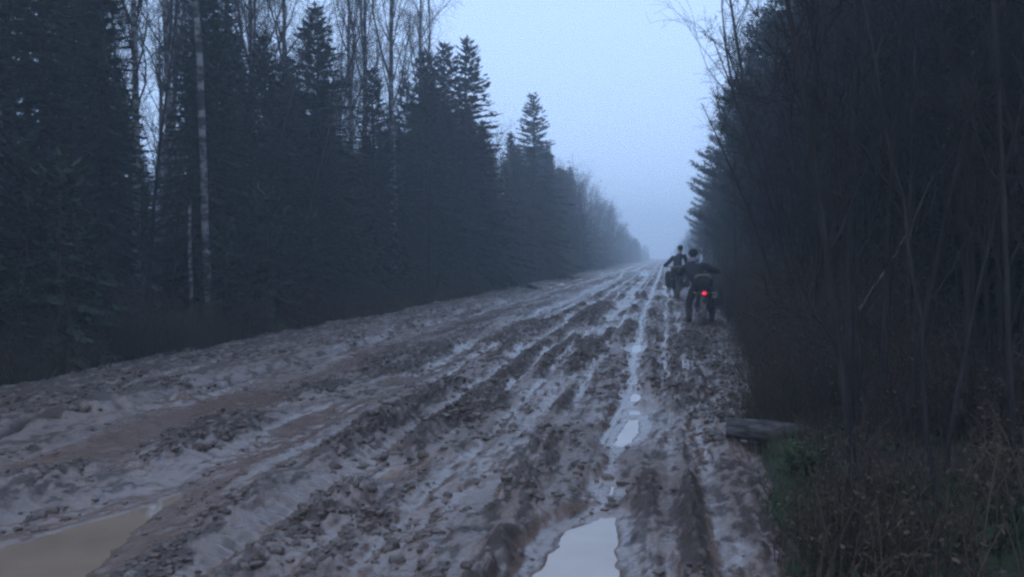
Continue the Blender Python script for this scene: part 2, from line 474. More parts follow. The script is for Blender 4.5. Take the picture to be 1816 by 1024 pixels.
def grid_mesh(name, xs, ys, H, attrs, material):
    nx, ny = len(xs), len(ys)
    X, Y = np.meshgrid(xs, ys)
    v = np.stack([X, Y, H], -1).reshape(-1, 3)
    i = np.arange(ny - 1)[:, None] * nx; j = np.arange(nx - 1)[None]
    f = np.stack([i + j, i + j + 1, i + nx + j + 1, i + nx + j], -1).reshape(-1, 4)
    mb = MB(); mb.add(v, f)
    me = mb.mesh(name, material, True)
    for k, a in attrs.items():
        at = me.attributes.new(k, 'FLOAT', 'POINT')
        at.data.foreach_set('value', np.asarray(a, np.float32).ravel())
    return link(name, me)

def mud_material():
    m, nt, b = mat('wet_mud')
    L = nt.links.new
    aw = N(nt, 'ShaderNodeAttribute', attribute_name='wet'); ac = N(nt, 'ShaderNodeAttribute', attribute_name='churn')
    tc = N(nt, 'ShaderNodeTexCoord')
    n1 = N(nt, 'ShaderNodeTexNoise', Scale=7.0, Detail=6.0, Roughness=0.62); L(tc.outputs['Object'], n1.inputs['Vector'])
    n2 = N(nt, 'ShaderNodeTexNoise', Scale=45.0, Detail=5.0, Roughness=0.6); L(tc.outputs['Object'], n2.inputs['Vector'])
    n3 = N(nt, 'ShaderNodeTexNoise', Scale=0.8, Detail=3.0); L(tc.outputs['Object'], n3.inputs['Vector'])
    # soil: pale smeared clay, darker turned-over earth that also paints the crevice shade
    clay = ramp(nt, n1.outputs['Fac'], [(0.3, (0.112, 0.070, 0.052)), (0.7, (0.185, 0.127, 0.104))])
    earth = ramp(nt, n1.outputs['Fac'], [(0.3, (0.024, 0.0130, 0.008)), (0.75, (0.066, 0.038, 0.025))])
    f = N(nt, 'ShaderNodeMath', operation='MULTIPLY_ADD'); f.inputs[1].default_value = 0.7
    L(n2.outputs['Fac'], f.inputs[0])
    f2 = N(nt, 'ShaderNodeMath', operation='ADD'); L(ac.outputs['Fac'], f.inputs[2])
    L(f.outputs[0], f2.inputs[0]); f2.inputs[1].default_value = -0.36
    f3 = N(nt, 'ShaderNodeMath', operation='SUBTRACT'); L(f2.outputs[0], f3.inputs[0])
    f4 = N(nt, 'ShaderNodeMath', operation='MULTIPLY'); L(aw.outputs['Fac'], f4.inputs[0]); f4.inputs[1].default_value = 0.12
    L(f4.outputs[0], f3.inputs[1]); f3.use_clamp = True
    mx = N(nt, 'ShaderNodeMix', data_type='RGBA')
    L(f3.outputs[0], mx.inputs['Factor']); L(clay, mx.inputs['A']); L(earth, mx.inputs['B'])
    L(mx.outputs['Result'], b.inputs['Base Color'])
    # wet film
    rr = N(nt, 'ShaderNodeMath', operation='MULTIPLY_ADD'); L(n1.outputs['Fac'], rr.inputs[0]); rr.inputs[1].default_value = -0.8
    L(aw.outputs['Fac'], rr.inputs[2])
    mr = N(nt, 'ShaderNodeMapRange'); L(rr.outputs[0], mr.inputs['Value'])
    mr.inputs['From Min'].default_value, mr.inputs['From Max'].default_value = -0.5, 0.45
    mr.inputs['To Min'].default_value, mr.inputs['To Max'].default_value = 0.50, 0.17
    re = N(nt, 'ShaderNodeMath', operation='MULTIPLY_ADD'); L(f3.outputs[0], re.inputs[0]); re.inputs[1].default_value = 0.35; L(mr.outputs[0], re.inputs[2])
    L(re.outputs[0], b.inputs['Roughness'])
    b.inputs['Specular IOR Level'].default_value = 0.62
    hh = N(nt, 'ShaderNodeMath', operation='ADD'); L(n2.outputs['Fac'], hh.inputs[0]); L(n1.outputs['Fac'], hh.inputs[1])
    bs = N(nt, 'ShaderNodeMapRange'); L(aw.outputs['Fac'], bs.inputs['Value'])
    bs.inputs['To Min'].default_value, bs.inputs['To Max'].default_value = 0.8, 0.15
    bu = N(nt, 'ShaderNodeBump', Distance=0.025); L(hh.outputs[0], bu.inputs['Height']); L(bs.outputs[0], bu.inputs['Strength'])
    L(bu.outputs[0], b.inputs['Normal'])
    return m
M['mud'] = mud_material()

xs = np.concatenate([np.arange(-8.6, -4.0, 0.024), np.arange(-4.0, 1.3, 0.0135), np.arange(1.3, 3.0, 0.05)])
ys = [-3.0]
while ys[-1] < 420:
    y = ys[-1]
    ys.append(y + (0.06 if y < 3.2 else max(0.0125, min(y * y / 1500, 0.085)) if y < 30 else 0.085 * (y / 30) ** 2.2))
ys = np.array(ys)
GX, GY = np.meshgrid(xs, ys)
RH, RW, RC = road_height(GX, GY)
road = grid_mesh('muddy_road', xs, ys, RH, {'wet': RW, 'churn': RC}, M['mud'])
tag(road, 'rutted wet mud road running straight into the mist', 'road', kind='structure')
def road_z(x, y):
    j = int(np.clip(np.searchsorted(xs, x), 1, len(xs) - 1)); i = int(np.clip(np.searchsorted(ys, y), 1, len(ys) - 1))
    return float(RH[max(0, i - 2):i + 3, max(0, j - 3):j + 4].mean())

# loose clods and crumbs of earth thrown up by the wheels: too many to count
def clods(n):
    r = np.random.default_rng(77)
    y = 3.4 * (24 / 3.4) ** r.random(n); x = r.uniform(-6.6, 1.3, n)
    i = np.clip(np.searchsorted(ys, y), 1, len(ys) - 1); j = np.clip(np.searchsorted(xs, x), 1, len(xs) - 1)
    k = (x < edge_right(y)) & (RC[i, j] + 0.05 > r.random(n)) & (RH[i, j] > WATER + 0.012) & (fbm(x * 2.0, y * 1.1, 401, 2) + r.normal(0, 0.08, n) > 0.50)
    x, y, z = x[k], y[k], RH[i, j][k]; n = len(x)
    q = np.linspace(-1, 1, 3); base = []; faces = []
    for ax in range(3):                                   # a coarse rounded block, knocked out of shape
        for sg in (-1, 1):
            o = len(base)
            for a in q:
                for b in q:
                    p = [0, 0, 0]; p[ax] = sg; p[(ax + 1) % 3] = a; p[(ax + 2) % 3] = b; base.append(p)
            for a in range(2):
                for b in range(2):
                    f = [o + a * 3 + b, o + a * 3 + 3 + b, o + a * 3 + 4 + b, o + a * 3 + 1 + b]
                    faces.append(f if sg > 0 else f[::-1])
    base = np.array(base, float); base /= np.linalg.norm(base, axis=1)[:, None] ** 0.8
    s = np.clip(r.lognormal(-4.38, 0.50, n), 0.006, 0.040)
    sc = s[:, None] * np.stack([r.uniform(0.7, 1.4, n), r.uniform(0.8, 1.7, n), r.uniform(0.5, 0.95, n)], -1)
    kf = r.uniform(2, 5, (n, 1, 3)); ph = r.uniform(0, 6.28, (n, 1, 3))
    V = base[None] * (1 + 0.22 * np.sin(base[None] * kf + ph)[..., [1, 2, 0]]) * sc[:, None]
    a = r.uniform(0, 6.28, n)[:, None]; c, t = np.cos(a), np.sin(a)
    V = np.stack([V[..., 0] * c - V[..., 1] * t, V[..., 0] * t + V[..., 1] * c, V[..., 2]], -1) + np.stack([x, y, z - 0.12 * s], -1)[:, None]
    F = (np.array(faces)[None] + (np.arange(n) * len(base))[:, None, None]).reshape(-1, 4)
    mb = MB(); mb.add(V.reshape(-1, 3), F)
    m, nt, b = mat('crumbled_earth')
    g_ = N(nt, 'ShaderNodeNewGeometry'); tc = N(nt, 'ShaderNodeTexCoord'); no = N(nt, 'ShaderNodeTexNoise', Scale=60.0, Detail=4.0)
    nt.links.new(tc.outputs['Object'], no.inputs['Vector'])
    ad = N(nt, 'ShaderNodeMath', operation='MULTIPLY_ADD'); ad.inputs[1].default_value = 0.5
    nt.links.new(g_.outputs['Random Per Island'], ad.inputs[0]); nt.links.new(no.outputs['Fac'], ad.inputs[2])
    nt.links.new(ramp(nt, ad.outputs[0], [(0.3, (0.022, 0.013, 0.009)), (0.65, (0.055, 0.034, 0.024)), (1.0, (0.13, 0.088, 0.068))]), b.inputs['Base Color'])
    b.inputs['Roughness'].default_value = 0.55; b.inputs['Specular IOR Level'].default_value = 0.5
    bu = N(nt, 'ShaderNodeBump', Strength=0.6, Distance=0.01); nt.links.new(no.outputs['Fac'], bu.inputs['Height']); nt.links.new(bu.outputs[0], b.inputs['Normal'])
    o = mb.build('mud_clods', m)
    print('clods', n)
    return tag(o, 'loose dark clods and crumbs of earth strewn over the churned road', 'mud clods', kind='stuff')
clods(90000)

# forest floor on both sides, lying well below the road under it
def floor_height(X, Y):
    el, er = edge_left(Y), edge_right(Y)
    out = np.maximum(el - X, X - er)
    z = -0.6 + 0.66 * sst(-0.25, 0.35, out) + 0.10 * sst(0.3, 2.2, out) * (X < 0) + 0.22 * sst(0.1, 2.0, out) * (X > 0)
    z = z + (0.16 * (fbm(X * 0.9, Y * 0.9, 101, 4) - 0.5) + 0.08 * (fbm(X * 4, Y * 4, 105, 3) - 0.5)) * sst(-0.4, 0.4, out)
    return z
def nonuni(a, b, c, fine, g_):
    out = [a]
    while out[-1] < b:
        d = abs(out[-1] - c)
        out.append(out[-1] + max(fine, d * g_))
    return np.array(out)
fx = np.unique(np.concatenate([nonuni(-300, -7.2, -7.2, 0.12, 0.05)[:-1], np.arange(-7.2, 5.0, 0.07), nonuni(5.0, 300, 4.0, 0.1, 0.05)]))
fy = nonuni(-50, 420, 4.0, 0.07, 0.018)
FX, FY = np.meshgrid(fx, fy)
def floor_material():
    m, nt, b = mat('forest_floor')
    L = nt.links.new
    tc = N(nt, 'ShaderNodeTexCoord')
    n1 = N(nt, 'ShaderNodeTexNoise', Scale=1.6, Detail=6.0); L(tc.outputs['Object'], n1.inputs['Vector'])
    n2 = N(nt, 'ShaderNodeTexNoise', Scale=22.0, Detail=6.0, Roughness=0.65); L(tc.outputs['Object'], n2.inputs['Vector'])
    soil = ramp(nt, n2.outputs['Fac'], [(0.3, (0.022, 0.017, 0.013)), (0.5, (0.05, 0.038, 0.028)), (0.72, (0.10, 0.08, 0.065))])
    moss = ramp(nt, n2.outputs['Fac'], [(0.3, (0.014, 0.022, 0.010)), (0.7, (0.05, 0.075, 0.028))])
    fac = ramp(nt, n1.outputs['Fac'], [(0.46, (0, 0, 0)), (0.6, (1, 1, 1))])
    mx = N(nt, 'ShaderNodeMix', data_type='RGBA'); L(fac, mx.inputs['Factor']); L(soil, mx.inputs['A']); L(moss, mx.inputs['B'])
    L(mx.outputs['Result'], b.inputs['Base Color'])
    b.inputs['Roughness'].default_value = 0.8; b.inputs['Specular IOR Level'].default_value = 0.25
    bu = N(nt, 'ShaderNodeBump', Strength=0.9, Distance=0.05); L(n2.outputs['Fac'], bu.inputs['Height']); L(bu.outputs[0], b.inputs['Normal'])
    return m
M['floor'] = floor_material()
ground = grid_mesh('ground', fx, fy, floor_height(FX, FY), {}, M['floor'])
tag(ground, 'dark forest floor with moss and litter on both sides of the road', 'ground', kind='structure')
def gz(x, y):
    return float(floor_height(np.array([[x]], float), np.array([[y]], float))[0, 0])

# standing water
def water_material(name, c, spec):
    m, nt, b = mat(name)
    tc = N(nt, 'ShaderNodeTexCoord'); no = N(nt, 'ShaderNodeTexNoise', Scale=2.2, Detail=3.0)
    nt.links.new(tc.outputs['Object'], no.inputs['Vector'])
    nt.links.new(ramp(nt, no.outputs['Fac'], [(0.3, tuple(x * 0.85 for x in c)), (0.7, tuple(x * 1.12 for x in c))]), b.inputs['Base Color'])
    b.inputs['Roughness'].default_value = 0.03
    b.inputs['IOR'].default_value = 1.45
    b.inputs['Specular IOR Level'].default_value = spec
    return m
M['water'] = water_material('clay_water', (0.34, 0.26, 0.205), 0.9)
M['tanwater'] = water_material('tan_clay_water', (0.25, 0.172, 0.122), 0.7)
names = ['big pale puddle filling the right wheel rut in the foreground', 'tan clay puddle in the left wheel rut at the bottom left corner',
         'bright slanting puddle further up the right wheel rut', 'small bright puddle between two longer ones in the right rut',
         'farthest small bright puddle of the right wheel rut', 'tiny sliver of water beside the big foreground puddle',
         'thin band of water just beyond the slanting puddle', 'small tan smear of water in the middle of the road', 'pale wet glint far up the road before the mist']
for (P, kind), lab in zip(PUDDLES, names):
    c = P.mean(0)
    area = 0.5 * np.sum(P[:, 0] * np.roll(P[:, 1], -1) - np.roll(P[:, 0], -1) * P[:, 1])
    e = np.roll(P, -1, 0) - P; e = np.stack([e[:, 1], -e[:, 0]], -1) * np.sign(area)
    e /= np.linalg.norm(e, axis=1)[:, None] + 1e-9
    nv = e + np.roll(e, 1, 0); nv /= np.linalg.norm(nv, axis=1)[:, None] + 1e-9
    Q = P + nv * (0.16 if kind in ('tan', 'big') else 0.07)      # the sheet runs in under the mud of the rim
    me = bpy.data.meshes.new('puddle')
    me.from_pydata([(q[0], q[1], WATER) for q in Q], [], [list(range(len(Q)))])
    if me.polygons[0].normal.z < 0: me.flip_normals()
    me.materials.append(M['tanwater'] if kind.startswith('tan') else M['water'])
    tag(link('puddle', me), lab, 'puddle', kind='structure')
# ------------------------------------------------------------------ trees: one set of meshes per kind, copied as whole trees
def unit(v): return v / (np.linalg.norm(v, axis=-1, keepdims=True) + 1e-9)

def spruce_meshes(h, reach, seed, low=0.05, needle='needle', dens=1.0, card=1.0):
    r = np.random.default_rng(seed)
    tr = MB()
    zz = np.linspace(-0.3, h, 14)
    bend = 0.02 * h
    sp = np.stack([bend * 0.3 * np.sin(zz / h * 2.2 + seed), bend * 0.3 * np.cos(zz / h * 1.7 + seed) - bend * 0.3 * math.cos(seed), zz], -1)
    tr.tube(sp, 0.0115 * h * (1 - np.clip(zz / h, 0, 1)) ** 0.85 + 0.006, 7)
    cr = MB()
    z = low * h + 0.15
    base, dirs, sides, Ls, Ws = [], [], [], [], []
    stems = []
    while z < h - 0.12:
        t = z / h
        Lb = reach * (1 - t) ** 0.82 + 0.10
        nb = int(r.integers(6, 9)) if t < 0.93 else 4
        a0 = r.uniform(0, 6.28)
        for k in range(nb):
            if r.random() < (0.08 if t > 0.2 else 0.22): continue
            L = Lb * r.uniform(0.68, 1.12)
            a = a0 + k * 2 * math.pi / nb + r.normal(0, 0.22)
            tilt = np.interp(t, [0, 0.5, 0.85, 1], [-0.38, -0.12, 0.45, 1.0]) + r.normal(0, 0.09)
            n = 7
            s = np.linspace(0, 1, n)
            rad = s * L
            dz = rad * tilt - (0.20 * L) * (s ** 2) * (1 - t) + 0.28 * L * np.clip(s - 0.6, 0, 1) ** 1.3
            c = np.array([math.cos(a), math.sin(a), 0])
            P = np.array([0, 0, z + r.normal(0, 0.05)]) + c[None] * rad[:, None]; P[:, 2] += dz
            if L > 0.55: stems.append((P, 0.010 + 0.008 * L))
            m = max(4, int(L / 0.078 * dens))
            q = np.sort(r.uniform(0.10, 1.0, m))
            for side in (-1, 1):
                qq = np.clip(q + r.normal(0, 0.02, m), 0.03, 1)
                B = np.stack([np.interp(qq, s, P[:, i]) for i in range(3)], -1)
                tang = unit(np.gradient(P, axis=0)).mean(0)
                perp = np.cross(tang, [0, 0, 1]); perp /= np.linalg.norm(perp) + 1e-9
                d = tang[None] * r.uniform(0.55, 1.0, (m, 1)) + side * perp[None] * r.uniform(0.35, 0.95, (m, 1)) + np.array([0, 0, -1])[None] * r.uniform(0.0, 0.65, (m, 1)) * (1 - t)
                d = unit(d)
                sd = unit(np.cross(d, unit(r.normal(0, 1, (m, 3)) * 0.5 + np.array([0, 0, 1.0]))))
                ll = card * (0.13 + 0.34 * L * (1 - qq) ** 0.7 * 0.62) * r.uniform(0.7, 1.25, m)
                base.append(B); dirs.append(d); sides.append(sd); Ls.append(ll); Ws.append(0.07 * card + 0.17 * ll)
            # the growing tip
            base.append(P[-2:-1]); dirs.append(unit(P[-1:] - P[-2:-1])); sides.append(unit(np.cross(P[-1:] - P[-2:-1], [[0, 0, 1.0]]))); Ls.append(np.array([0.24])); Ws.append(np.array([0.07]))
        z += np.interp(t, [0, 0.6, 1], [0.27, 0.19, 0.11]) * r.uniform(0.8, 1.2)
    # leader
    for k in range(10):
        base.append(np.array([[0, 0, h - 0.45 + 0.045 * k]])); a = r.uniform(0, 6.28)
        d = unit(np.array([[math.cos(a) * 0.5, math.sin(a) * 0.5, 1.0]])); dirs.append(d); sides.append(unit(np.cross(d, [[0, 0, 1.0]]))); Ls.append(np.array([0.2])); Ws.append(np.array([0.05]))
    cr.cards(np.vstack(base), np.vstack(dirs), np.vstack(sides), np.concatenate(Ls), np.concatenate(Ws), 0)
    for P, rr in stems: cr.tube(P[::2], np.linspace(rr, 0.004, len(P[::2])), 3, 1, False)
    return tr.mesh('trunk', M['bark'], True), cr.mesh('crown', [M[needle], M['bark']])

def pine_meshes(h, seed):
    """young Scots pine: open whorls, upswept ends carrying needle tufts"""
    r = np.random.default_rng(seed)
    tr, cr = MB(), MB()
    zz = np.linspace(-0.3, h, 12)
    tr.tube(np.stack([0.05 * np.sin(zz + seed), 0.05 * np.cos(zz * 0.8), zz], -1), 0.012 * h * (1 - np.clip(zz / h, 0, 1)) ** 0.8 + 0.012, 7)
    B, D, S, LL, WW = [], [], [], [], []
    def tuft(p, d, n):
        dd = unit(d[None] * 0.75 + r.normal(0, 0.55, (n, 3)))
        B.append(np.repeat(p[None], n, 0) + r.normal(0, 0.05, (n, 3))); D.append(dd)
        S.append(unit(np.cross(dd, r.normal(0, 1, (n, 3))))); LL.append(r.uniform(0.10, 0.20, n)); WW.append(r.uniform(0.022, 0.04, n))
    z = 0.12 * h
    while z < h - 0.1:
        t = z / h
        Lb = 0.27 * h * np.interp(t, [0, 0.25, 0.6, 1], [0.55, 0.8, 0.62, 0.10])
        nb = int(r.integers(4, 6)); a0 = r.uniform(0, 6.28)
        for k in range(nb):
            if r.random() < 0.12: continue
            a = a0 + k * 6.283 / nb + r.normal(0, 0.25)
            L = Lb * r.uniform(0.6, 1.15) + 0.15
            s = np.linspace(0, 1, 7)
            P = np.stack([math.cos(a) * s * L, math.sin(a) * s * L, z + s * L * r.uniform(0.0, 0.35) + 0.30 * L * s ** 2.5 - 0.12 * L * s], -1)
            cr.tube(P[::2], np.linspace(0.012 + 0.010 * L, 0.006, 4), 4, 1, False)
            m = max(3, int(L / 0.13))
            for q in np.linspace(0.28, 1, m):
                p = np.array([np.interp(q, s, P[:, i]) for i in range(3)])
                sdv = np.array([-math.sin(a), math.cos(a), 0]) * r.choice([-1, 1])
                l2 = L * 0.34 * (1.1 - q) * r.uniform(0.5, 1.2) + 0.08
                e = p + (np.array([math.cos(a), math.sin(a), 0]) * 0.7 + sdv * 0.8 + np.array([0, 0, 0.45])) * l2
                cr.tube([p, (p + e) / 2 + [0, 0, 0.02], e], [0.008, 0.006, 0.004], 3, 1, False)
                for w in np.linspace(0.35, 1, max(2, int(l2 / 0.09))):
                    tuft(p + (e - p) * w, unit((e - p)[None])[0] + np.array([0, 0, 0.35]), 11)
                tuft(p, np.array([math.cos(a), math.sin(a), 0.6]), 8)
        z += r.uniform(0.32, 0.46)
    for k in range(6): tuft(np.array([0, 0, h - 0.08 * k]), np.array([0, 0, 1.0]), 12)
    cr.cards(np.vstack(B), np.vstack(D), np.vstack(S), np.concatenate(LL), np.concatenate(WW), 0)
    return tr.mesh('trunk', M['bark'], True), cr.mesh('crown', [M['pine'], M['bark']])

def bare_meshes(h, seed, barkmat='aspen', fork=0.45, spread=0.45, limbs=15, lean=0.0, r0=None, lowest=0.3, twigginess=1.0, rmin=0.0028):
    """leafless broadleaf tree: trunk, rising limbs, drooping fine twigs"""
    r = np.random.default_rng(seed)
    tr, cr = MB(), MB()
    r0 = r0 or 0.0085 * h + 0.015
    n = 16
    zz = np.linspace(0, 1, n)
    wob = np.cumsum(r.normal(0, 0.012 * h / 10, (n, 2)), axis=0)
    P = np.stack([wob[:, 0] + lean * h * zz ** 1.4, wob[:, 1], zz * h - 0.3 * (zz == 0)], -1)
    rad = r0 * (1 - zz) ** 0.75 + 0.006
    tr.tube(P, rad, 8)
    def limb(p, d, L, rr, depth):
        m = 5 if depth < 2 else 4
        pts = [p]; dd = d.copy()
        for k in range(m):
            dd = dd + r.normal(0, 0.13, 3) + np.array([0, 0, 0.10 if depth < 2 else -0.10])
            dd /= np.linalg.norm(dd)
            pts.append(pts[-1] + dd * L / m)
        pts = np.array(pts)
        cr.tube(pts, np.linspace(rr, max(rmin, rr * 0.25), m + 1), 4 if depth == 0 else 3, 0, False)
        if depth >= 3: return
        nb = {0: int(7 * twigginess), 1: int(6 * twigginess), 2: int(3 * twigginess)}[depth] if L > 0.25 else 2
        for k in range(nb):
            q = r.uniform(0.25, 1.0)
            x = q * m; i = min(m - 1, int(x)); pp = pts[i] + (pts[i + 1] - pts[i]) * (x - i)
            t = unit((pts[i + 1] - pts[i])[None])[0]
            e = unit((t + r.normal(0, 0.5, 3) + np.array([0, 0, 0.15]))[None])[0]
            limb(pp, e, L * r.uniform(0.32, 0.55), max(rmin, rr * 0.42 * (1.1 - 0.5 * q)), depth + 1)
    for k in range(limbs):
        q = lowest + (0.98 - lowest) * (k + r.random()) / limbs
        x = q * (n - 1); i = min(n - 2, int(x)); pp = P[i] + (P[i + 1] - P[i]) * (x - i)
        a = r.uniform(0, 6.28)
        up = r.uniform(0.75, 1.5)
        d = unit(np.array([[math.cos(a) * spread * 1.6, math.sin(a) * spread * 1.6, up]]))[0]
        limb(pp, d, h * np.interp(q, [0, 0.5, 1], [0.22, 0.24, 0.10]) * r.uniform(0.6, 1.15), np.interp(x, np.arange(n), rad) * 0.45, 0)
    if fork:
        i = int(fork * n)
        d = unit(np.array([[0.22 * r.choice([-1, 1]), r.normal(0, 0.1), 1.0]]))[0]
        limb(P[i], d, h * (1 - fork) * 0.85, rad[i] * 0.7, 0)
    return tr.mesh('trunk', M[barkmat], True), cr.mesh('crown', M['twig'])

PROTO = {}
def plant(name, meshes, label, cat, x, y, z=None, rz=None, scale=1.0, group=None, tilt=(0, 0), parts=('trunk', 'crown')):
    o = thing(name, label, cat, (x, y, gz(x, y) if z is None else z), rng.uniform(0, 6.28) if rz is None else rz, group, scale)
    o.rotation_euler.x, o.rotation_euler.y = tilt
    if group:                                            # no two alike: girth and lean differ
        w = rng.uniform(0.8, 1.25); o.scale.x *= w; o.scale.y *= w * rng.uniform(0.92, 1.08)
        o.rotation_euler.x, o.rotation_euler.y = rng.normal(0, 0.03, 2)
    for p, me in zip(parts, meshes): link(p, me, o)
    return o

SPR = [spruce_meshes(10.5, 2.5, 100 + k, 0.03) for k in range(4)] + [spruce_meshes(10.5, 2.0, 120 + k, 0.05) for k in range(2)]
TALL = [spruce_meshes(17.0, 1.9, 140 + k, 0.05) for k in range(3)]
YOUNG = [spruce_meshes(2.4, 0.75, 160 + k, 0.0, 'young', 2.2, 0.6) for k in range(4)]
PINE = [pine_meshes(10.0, 180 + k) for k in range(4)]
BIRCH = [bare_meshes(14.0, 200 + k, 'birch', 0.5, 0.34, 18, 0.0, None, 0.38) for k in range(4)]
ASPEN = [bare_meshes(10.0, 220 + k, 'aspen', 0.45, 0.42, 18, 0.0, None, 0.07) for k in range(4)]
SAPL = [bare_meshes(4.6, 240 + k, 'twig', 0.0, 0.40, 12, (0.0, 0.10, 0.2, 0.05, 0.28)[k], 0.020, 0.2, 0.75) for k in range(5)]

THIN = [bare_meshes(7.5, 260 + k, 'twig', 0.4, 0.42, 18, 0.05 * k, 0.025, 0.2) for k in range(3)]

occupied = []
def free(x, y, d):
    for (a, b) in occupied:
        if (a - x) ** 2 + (b - y) ** 2 < d * d: return False
    occupied.append((x, y)); return True

# --- trees that make the skyline, each where the photo shows it
def skyline(name, meshes, full, px, py, X, label, cat, **kw):
    Y = spot(px, X); z0 = gz(X, Y); s = (top_z(py, X, Y) - z0) / full
    occupied.append((X, Y))
    o = plant(name, meshes, label, cat, X, Y, z0, scale=s, **kw)
    if name == 'spruce_tree': o.scale.x *= 1.25; o.scale.y *= 1.25
    return o

sp = 'spruce_tree'
for px, py, X, k, lab in (
    (945, 172, -8.2, 0, 'lone dark spruce with a pointed top standing clear against the pale sky'),
    (905, 238, -9.6, 4, 'small narrow spruce top just left of the lone pointed spruce'),
    (830, 74, -8.3, 1, 'tallest pointed spruce at the right end of the dense left row'),
    (790, 84, -9.4, 2, 'spruce with a thin pointed top just left of the tallest pointed spruce'),
    (757, 96, -9.0, 3, 'blunt topped spruce beside the forked bare birch'),
    (664, 128, -8.9, 4, 'narrow spruce in the gap between two pale birches'),
    (563, 22, -9.2, 0, 'broad spruce whose right edge slopes down to the bright gap'),
    (470, 66, -9.8, 1, 'round shouldered spruce left of the broad sloping spruce'),
    (515, 110, -11.5, 3, 'half hidden spruce behind the broad sloping one')):
    skyline(sp, SPR[k], 10.5, px, py, X, lab, 'spruce')
for px, py, X, k, lab in (
    (405, -110, -10.4, 0, 'very tall spruce just right of the white birch trunk'),
    (355, -190, -12.2, 1, 'very tall spruce behind the white birch trunk'),
    (188, -260, -9.6, 2, 'very tall spruce at the left edge of the bright vertical gap'),
    (150, -230, -11.5, 0, 'very tall spruce with sky showing through its thin upper boughs'),
    (85, -330, -9.4, 1, 'very tall near spruce towards the left edge of the photo'),
    (25, -330, -11.0, 2, 'very tall spruce at the left edge of the photo'),
    (-40, -420, -9.0, 0, 'very tall spruce cut by the left edge of the photo')):
    skyline('tall_spruce', TALL[k], 17.0, px, py, X, lab, 'spruce')

# --- pale birches and bare trees of the left side
wb = bare_meshes(15.0, 301, 'birch', 0.0, 0.32, 14, 0.004, 0.068, 0.55)
Xb = -8.1; Yb = spot(374, Xb)
plant('birch_tree', wb, 'white birch trunk rising past the top of the photo on the left', 'birch', Xb, Yb, tilt=(0, R(-1.0)), rz=0); occupied.append((Xb, Yb))
sn = MB(); zz = np.linspace(-0.3, 3.4, 12)
r_ = np.random.default_rng(5)
sn.tube(np.stack([0.015 * np.sin(zz * 2), 0.01 * np.cos(zz * 3), zz], -1), np.linspace(0.062, 0.045, 12), 9)
snag_m = sn.mesh('trunk', M['birch'], True)
sb = MB(); sb.tube([(0, 0, 3.38), (0.02, 0, 3.48), (0.035, 0.01, 3.62)], [0.04, 0.026, 0.006], 6); 
Xs = -8.2; Ys = spot(338, Xs)
o = plant('broken_birch', (snag_m, sb.mesh('splintered_top', M['birch'], True)), 'broken pale birch snag standing beside the white birch trunk', 'birch snag', Xs, Ys, rz=0, parts=('trunk', 'splintered_top'), scale=(top_z(355, Xs, Ys) - gz(Xs, Ys)) / 3.6)
for px, py, X, k, mm, lab in (
    (700, -190, -8.5, 0, BIRCH, 'tall forked birch with pale patches on its trunk before the dark spruces'),
    (748, -110, -10.5, 1, BIRCH, 'bare birch with limbs fanning over the tops of the pointed spruces'),
    (648, -150, -10.2, 2, BIRCH, 'slim pale birch standing left of the forked birch'),
    (622, -130, -12.0, 3, BIRCH, 'thin birch behind the bright gap in the left row'),
    (448, -220, -11.6, 1, BIRCH, 'dark birch trunk between two tall left spruces'),
    (508, -160, -12.6, 2, BIRCH, 'bare birch with a haze of twigs above the round shouldered spruce'),
    (300, -260, -14.0, 3, BIRCH, 'slim bare trunk in the middle of the bright vertical gap'),
    (243, -300, -10.6, 0, BIRCH, 'dark trunk at the left side of the bright vertical gap'),
    (130, -300, -13.5, 2, BIRCH, 'dark bare trunk among the very tall left spruces'),
    (5, -300, -9.8, 1, BIRCH, 'pale trunk at the far left edge of the photo')):
    skyline('birch_tree', mm[k], 14.0, px, py, X, lab, 'birch')

# --- the wood behind them, its tops kept under the photo's skyline
EL = ([-400, 0, 235, 250, 318, 330, 420, 440, 545, 600, 640, 690, 735, 830, 880, 905, 950, 985, 1010, 1060, 1100, 1140, 1170],
      [-300, -200, -150, 215, 215, -60, -60, 150, 90, 235, 230, 190, 120, 130, 260, 255, 230, 280, 275, 325, 380, 425, 445])
def fill(n, xr, yr, d, make, env, jitter=0.9, ymin=0):
    k = t = 0
    while k < n and t < n * 60:
        t += 1
        y = yr[0] * (yr[1] / yr[0]) ** rng.random(); x = rng.uniform(*xr)
        px = column_of(x, y)
        if x < 0 and y < 26 and any(a < px < b and y < yy and x > -10 for a, b, yy in ((150, 385, Yb), (640, 712, 26))): continue
        if not free(x, y, d): continue
        pe = px if x < 0 else px - 1500 / y               # crowns reach out over the road
        topmax = top_z(np.interp(pe, *env) + 14, x, y)
        if make(x, y, topmax): k += 1
gS = 'dark spruces massed in the wood along the left side of the road'
def mk_spruce(x, y, tm):
    h = min(tm, rng.uniform(8.5, 13)) * rng.uniform(0.82, 1.0)
    if h < 2: occupied.pop(); return False
    plant('spruce_tree', SPR[rng.integers(6)], 'dark spruce massed with others in the wood along the left side of the road', 'spruce', x, y, scale=h / 10.5, group=gS); return True
fill(70, (-11.5, -8.1), (9, 90), 1.1, mk_spruce, EL)
fill(130, (-40, -10.5), (6, 110), 1.5, mk_spruce, EL)
gA = 'bare grey trees thinning into the mist along the left side'
def mk_aspen(x, y, tm):
    h = min(tm, rng.uniform(8, 13)) * rng.uniform(0.9, 1.02)
    if h < 2: occupied.pop(); return False
    plant('bare_tree', ASPEN[rng.integers(4)], 'bare grey tree among the thin trees fading into mist along the left side', 'bare tree', x, y, scale=h / 10.0, group=gA); return True
fill(115, (-14, -7.4), (55, 410), 1.0, mk_aspen, EL)
gB = 'bare birches standing inside the left wood'
